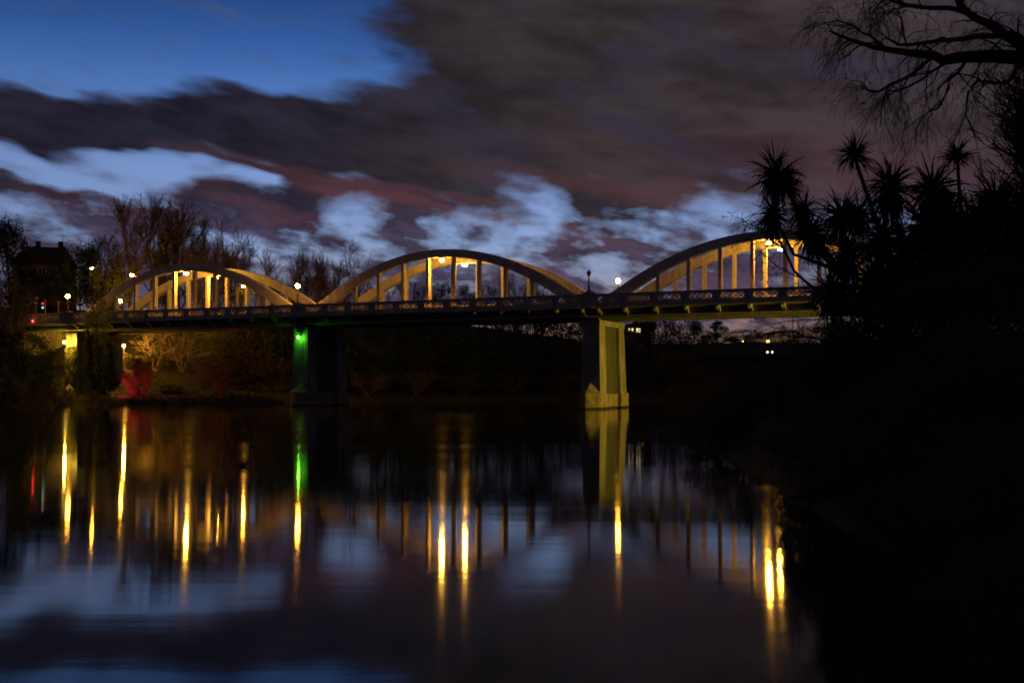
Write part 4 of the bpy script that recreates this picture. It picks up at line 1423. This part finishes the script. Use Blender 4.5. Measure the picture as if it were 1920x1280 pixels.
def resample(pts, k):
    P = np.array([tuple(p) for p in pts])
    # smooth Catmull-Rom through the points
    n = len(P)
    t = np.linspace(0, n - 1, k)
    i = np.clip(t.astype(int), 0, n - 2)
    f = (t - i)[:, None]
    p0, p1, p2, p3 = P[np.maximum(i - 1, 0)], P[i], P[i + 1], P[np.minimum(i + 2, n - 1)]
    return 0.5 * (2 * p1 + (p2 - p0) * f + (2 * p0 - 5 * p1 + 4 * p2 - p3) * f ** 2 + (3 * p1 - p0 - 3 * p2 + p3) * f ** 3)


def limb_tree(name, label, cat, base, lines, rads, d, seed, n2, n3, n4, l2, l3, l4, droop, twig, m_limb, m_twig, buds=0):
    """Tree whose main limbs follow given courses; finer branching grows from them."""
    rng = np.random.default_rng(seed)
    o = empty(name, base, 0, label, cat)
    off = np.array(base)
    paths = pix_paths(lines, d, 0.35, random.Random(seed))
    K = 14
    P = np.stack([resample(p, K) for p in paths]) - off
    P[:, 1:-1] += rng.normal(0, 0.012, P[:, 1:-1].shape)
    Rr = np.stack([np.linspace(a, b, K) for a, b in rads])
    pos, tg, rr, u, pi = spawn(rng, P, Rr, n2, 0.12, 1.0)
    L = l2 * rng.uniform(0.4, 1.1, len(pos)) * (1.1 - 0.4 * u)
    P2, R2 = grow(rng, pos, side_dirs(rng, tg, rng.uniform(0.4, 1.0, len(pos))), L, np.minimum(rr * 0.55, 0.016), np.full(len(pos), twig * 1.4), 8, 0.20, droop, 0.0)
    pos, tg, rr, u, pi = spawn(rng, P2, R2, n3, 0.15, 1.0)
    P3, R3 = grow(rng, pos, side_dirs(rng, tg, rng.uniform(0.3, 0.9, len(pos))), l3 * rng.uniform(0.4, 1.2, len(pos)), np.minimum(rr * 0.6, twig * 1.8), np.full(len(pos), twig), 6, 0.22, droop * 1.6, 0.0)
    pos, tg, rr, u, pi = spawn(rng, P3, R3, n4, 0.1, 1.0)
    P4, R4 = grow(rng, pos, side_dirs(rng, tg, rng.uniform(0.3, 0.8, len(pos))), l4 * rng.uniform(0.3, 1.2, len(pos)), np.full(len(pos), twig), np.full(len(pos), twig * 0.6), 4, 0.22, droop * 2.2, 0.0)
    lv, lf = join([strands(P, Rr, 8)])
    mesh_obj('limbs', np_mesh('limbs', lv, lf, M[m_limb], True), o)
    cv, cf = join([strands(P2, R2, 4), strands(P3, R3, 3), strands(P4, R4, 3)])
    mesh_obj('branches', np_mesh('branches', cv, cf, M[m_twig]), o)
    if buds:
        c = np.concatenate([P4[:, -1], P4[:, 2], P3[:, -1]])
        bv, bf = leaf_quads(rng, c, np.full(len(c), buds))
        mesh_obj('buds', np_mesh('buds', bv, bf, M[m_twig]), o)
    return o


# bare tree reaching in from the right, trunk on the bank just outside the frame
dw = 15.0
bx = at(2120, dw)
limb_tree('overhanging_tree', 'bare dark tree whose drooping branches reach in over the cabbage trees', 'tree', (bx.x, dw, gz(bx.x, dw)),
          [[(2120, 900, 0), (2110, 500, 0), (2080, 250, 0), (2000, 130, 0), (1920, 108, 0)],
           [(2010, 135, 0), (1930, 112, 0), (1850, 102, -.1), (1780, 112, -.2), (1740, 104, -.3), (1665, 92, -.2), (1600, 78, 0), (1555, 58, .2)],
           [(1960, 115, 0), (1905, 78, .2), (1870, 52, .3), (1812, 22, .4), (1790, -15, .5), (1770, -60, .6)],
           [(1830, 30, .3), (1805, 21, .3), (1770, 16, .2), (1700, 10, .1), (1660, -2, 0), (1620, -12, 0)],
           [(1935, 110, 0), (1900, 66, -.2), (1860, 68, -.3), (1770, 75, -.4), (1700, 86, -.4), (1660, 70, -.5)],
           [(1822, 104, 0), (1800, 135, .1), (1780, 150, .2), (1765, 200, .3), (1735, 212, .3), (1715, 246, .4)],
           [(1935, 115, 0), (1905, 130, -.3), (1885, 155, -.4), (1840, 152, -.5), (1818, 168, -.5), (1812, 212, -.6), (1830, 260, -.6)],
           [(1745, 108, 0), (1710, 140, .3), (1660, 165, .4), (1628, 172, .5), (1615, 155, .5)],
           [(1665, 92, 0), (1640, 75, .3), (1600, 50, .4), (1570, 40, .5), (1545, 60, .5)],
           [(1780, 112, 0), (1740, 140, -.4), (1690, 170, -.6), (1660, 175, -.6), (1650, 240, -.6)],
           [(1700, 88, 0), (1690, 40, .4), (1680, 20, .5), (1640, 25, .6)]],
          [(0.22, 0.13), (0.12, 0.010), (0.085, 0.03), (0.05, 0.012), (0.06, 0.012), (0.028, 0.006), (0.035, 0.006), (0.03, 0.006), (0.022, 0.005), (0.022, 0.005), (0.014, 0.005)],
          dw, 5, 13, 6, 5, 0.75, 0.45, 0.22, 0.34, 0.0016, 'bark_dark', 'bark_dark')

# bare budded sapling leaning in front of the right arch
ds = 33.5
bx = at(1690, ds)
limb_tree('leaning_sapling', 'bare leaning sapling with budded twigs in front of the right arch', 'tree', (bx.x, ds, gz(bx.x, ds)),
          [[(1690, 690, 0), (1640, 610, 0), (1570, 570, 0), (1500, 520, 0), (1470, 470, .1), (1450, 420, .1), (1445, 395, .2)],
           [(1640, 610, 0), (1560, 560, .3), (1500, 545, .4), (1450, 540, .5)],
           [(1500, 520, 0), (1460, 500, -.3), (1425, 470, -.3), (1395, 440, -.4)],
           [(1470, 470, 0), (1430, 435, .3), (1400, 418, .4), (1385, 415, .4)],
           [(1570, 570, 0), (1545, 500, .3), (1540, 450, .3)],
           [(1640, 612, 0), (1570, 600, -.4), (1500, 600, -.5), (1430, 610, -.5)],
           [(1660, 640, 0), (1560, 640, .3), (1480, 620, .4), (1400, 600, .4)]],
          [(0.07, 0.02), (0.03, 0.008), (0.022, 0.006), (0.022, 0.006), (0.025, 0.008), (0.025, 0.007), (0.025, 0.007)],
          ds, 9, 9, 5, 4, 0.75, 0.4, 0.2, 0.12, 0.004, 'bark_dark', 'bark_dark', 0.05)

VEG['redtwig'] = [bare_meshes(151, 2, n1=40, n2=14, n3=10, spread=0.45, up=0.18, l1=0.45, l2=0.6, lo=0.1, m_trunk='bark_dark', m_twig='twig_red', twig=0.0011)]
plant('redtwig', 'red_twig_tree', 'tree', 'fine reddish-twigged bare tree at the frame edge behind the cabbage trees', 1945, 40, 95, 4.5)


def flax(px, d, label, n, ln, seed):
    rng = np.random.default_rng(seed)
    p = at(px, d)
    g0 = gz(p.x, d)
    o = empty('flax_plant', (p.x, d, g0), 0, label, 'flax', 'flax plants on the camera bank')
    k = 7
    a = rng.uniform(0, 2 * np.pi, n)
    tilt = rng.uniform(0.1, 0.75, n)
    dd = np.stack([np.sin(tilt) * np.cos(a), np.sin(tilt) * np.sin(a), np.cos(tilt)], -1)
    P = np.zeros((n, k, 3))
    P[:, 0] = np.stack([0.12 * np.cos(a), 0.12 * np.sin(a), np.full(n, -0.05)], -1)
    L = ln * rng.uniform(0.6, 1.1, n)
    side = unit(np.stack([-np.sin(a), np.cos(a), rng.normal(0, 0.2, n)], -1))
    for i in range(1, k):
        dd = unit(dd + np.array([0, 0, -0.13 * i / k]) * rng.uniform(0.3, 2, (n, 1)))
        P[:, i] = P[:, i - 1] + dd * (L / (k - 1))[:, None]
    w = 0.035 * np.array([0.6, 0.9, 1, 1, 0.85, 0.5, 0.03])
    for i in range(n):
        v = np.stack([P[i] - side[i] * w[:, None], P[i] + side[i] * w[:, None]], 1)
        idx = np.arange(k * 2).reshape(k, 2)
        f = np.stack([idx[:-1, 0], idx[:-1, 1], idx[1:, 1], idx[1:, 0]], -1)
        mesh_obj('leaf', np_mesh('leaf', v.reshape(-1, 3), f, M['sword']), o)


flax(1930, 9.0, 'flax clump with long sword leaves at the right frame edge', 34, 1.9, 3)
flax(1835, 11.5, 'smaller flax clump among the bank shrubs', 28, 1.5, 4)


def bank_grass():
    rng = np.random.default_rng(77)
    n = 9000
    y = rng.uniform(6.5, 30, n)
    x = rng.uniform(2, 16, n)
    sd = river_sd(x, y)
    keep = (sd > 0.05) & (sd < 7)
    x, y = x[keep], y[keep]
    z = ground(x, y)
    n = len(x)
    st = np.stack([x, y, z - 0.03], -1)
    d0 = np.stack([rng.normal(-0.12, 0.35, n), rng.normal(0, 0.35, n), np.ones(n)], -1)
    P, Rr = grow(rng, st, d0, rng.uniform(0.25, 0.75, n), np.full(n, 0.006), np.full(n, 0.0012), 5, 0.12, 0.5)
    v, f = strands(P, Rr, 3)
    o = mesh_obj('bank_grass', np_mesh('bank_grass', v, f, M['leaf_near']))
    tag(o, 'rank dark grass covering the right bank slope', 'grass', kind='stuff')


bank_grass()


def undergrowth():
    rng = np.random.default_rng(99)
    n = 60000
    x = rng.uniform(-100, 70, n); y = rng.uniform(108, 250, n)
    sd = river_sd(x, y)
    along = (x - X1) * DV[0] + (y - D1) * DV[1]
    keep = (sd > 0.1) & (sd < 24) & (along < 60) & (rng.uniform(0, 1, n) < np.exp(-sd / 14))
    x, y = x[keep], y[keep]
    n = len(x)
    cl = 0.5 + 0.5 * np.sin(x * 0.9 + 2 * np.sin(y * 0.5)) * np.sin(y * 0.8 + 1.7 * np.sin(x * 0.4))
    st = np.stack([x, y, ground(x, y) - 0.05], -1)
    d0 = np.stack([rng.normal(0, 0.5, n), rng.normal(0, 0.5, n), np.ones(n)], -1)
    P, Rr = grow(rng, st, d0, rng.uniform(0.3, 1.1, n) * (0.4 + cl), np.full(n, 0.02), np.full(n, 0.006), 4, 0.25, 0.7)
    v, f = strands(P, Rr, 3)
    lv, lf = leaf_quads(rng, np.concatenate([P[:, 2], P[:, 3], P[:, 1] + rng.normal(0, 0.1, (n, 3))]), np.full(3 * n, 0.22))
    v, f = join([(v, f), (lv, lf)])
    o = mesh_obj('undergrowth', np_mesh('undergrowth', v, f, M['undergrowth']))
    tag(o, 'tangled brown undergrowth covering the far and left river banks', 'undergrowth', kind='stuff')


M['undergrowth'] = mat('undergrowth', (0.045, 0.036, 0.017), (0.02, 0.017, 0.008), 0.4, 0.9)
undergrowth()


def ivy():
    rng = np.random.default_rng(12)
    n = 1500
    z = rng.uniform(0.6, 8.3, n)
    x = -40 + rng.uniform(-1.25, 1.25, n) * rng.uniform(0.5, 1, n)
    y = 0.86 - (9.55 - np.maximum(z, 1.8)) / 7.8 * 0.35 - rng.uniform(0.02, 0.22, n)
    y = np.where(z < 1.9, rng.uniform(-0.2, 0.2, n), y)
    lv, lf = leaf_quads(rng, np.stack([x, y, z], -1), np.full(n, 0.26), aspect=0.8)
    o = empty('ivy', (X1, D1, 0), -TH, 'ivy climbing the end of the left bank pier under its yellow lamp', 'ivy')
    mesh_obj('leaves', np_mesh('leaves', lv, lf, M['leaf_yellow']), o)
    k = 24
    st = np.stack([-40 + rng.uniform(-1.0, 1.0, k), np.full(k, 0.35), np.full(k, 1.78)], -1)
    P = np.linspace(0, 1, 8)[None, :, None] * np.array([0.0, 0.32, 6.2])[None, None] + st[:, None] + rng.normal(0, 0.05, (k, 8, 3)) * np.array([1.5, 0.15, 1])
    v, f = strands(P, np.full((k, 8), 0.02), 4)
    mesh_obj('stems', np_mesh('stems', v, f, M['bark']), o)


ivy()
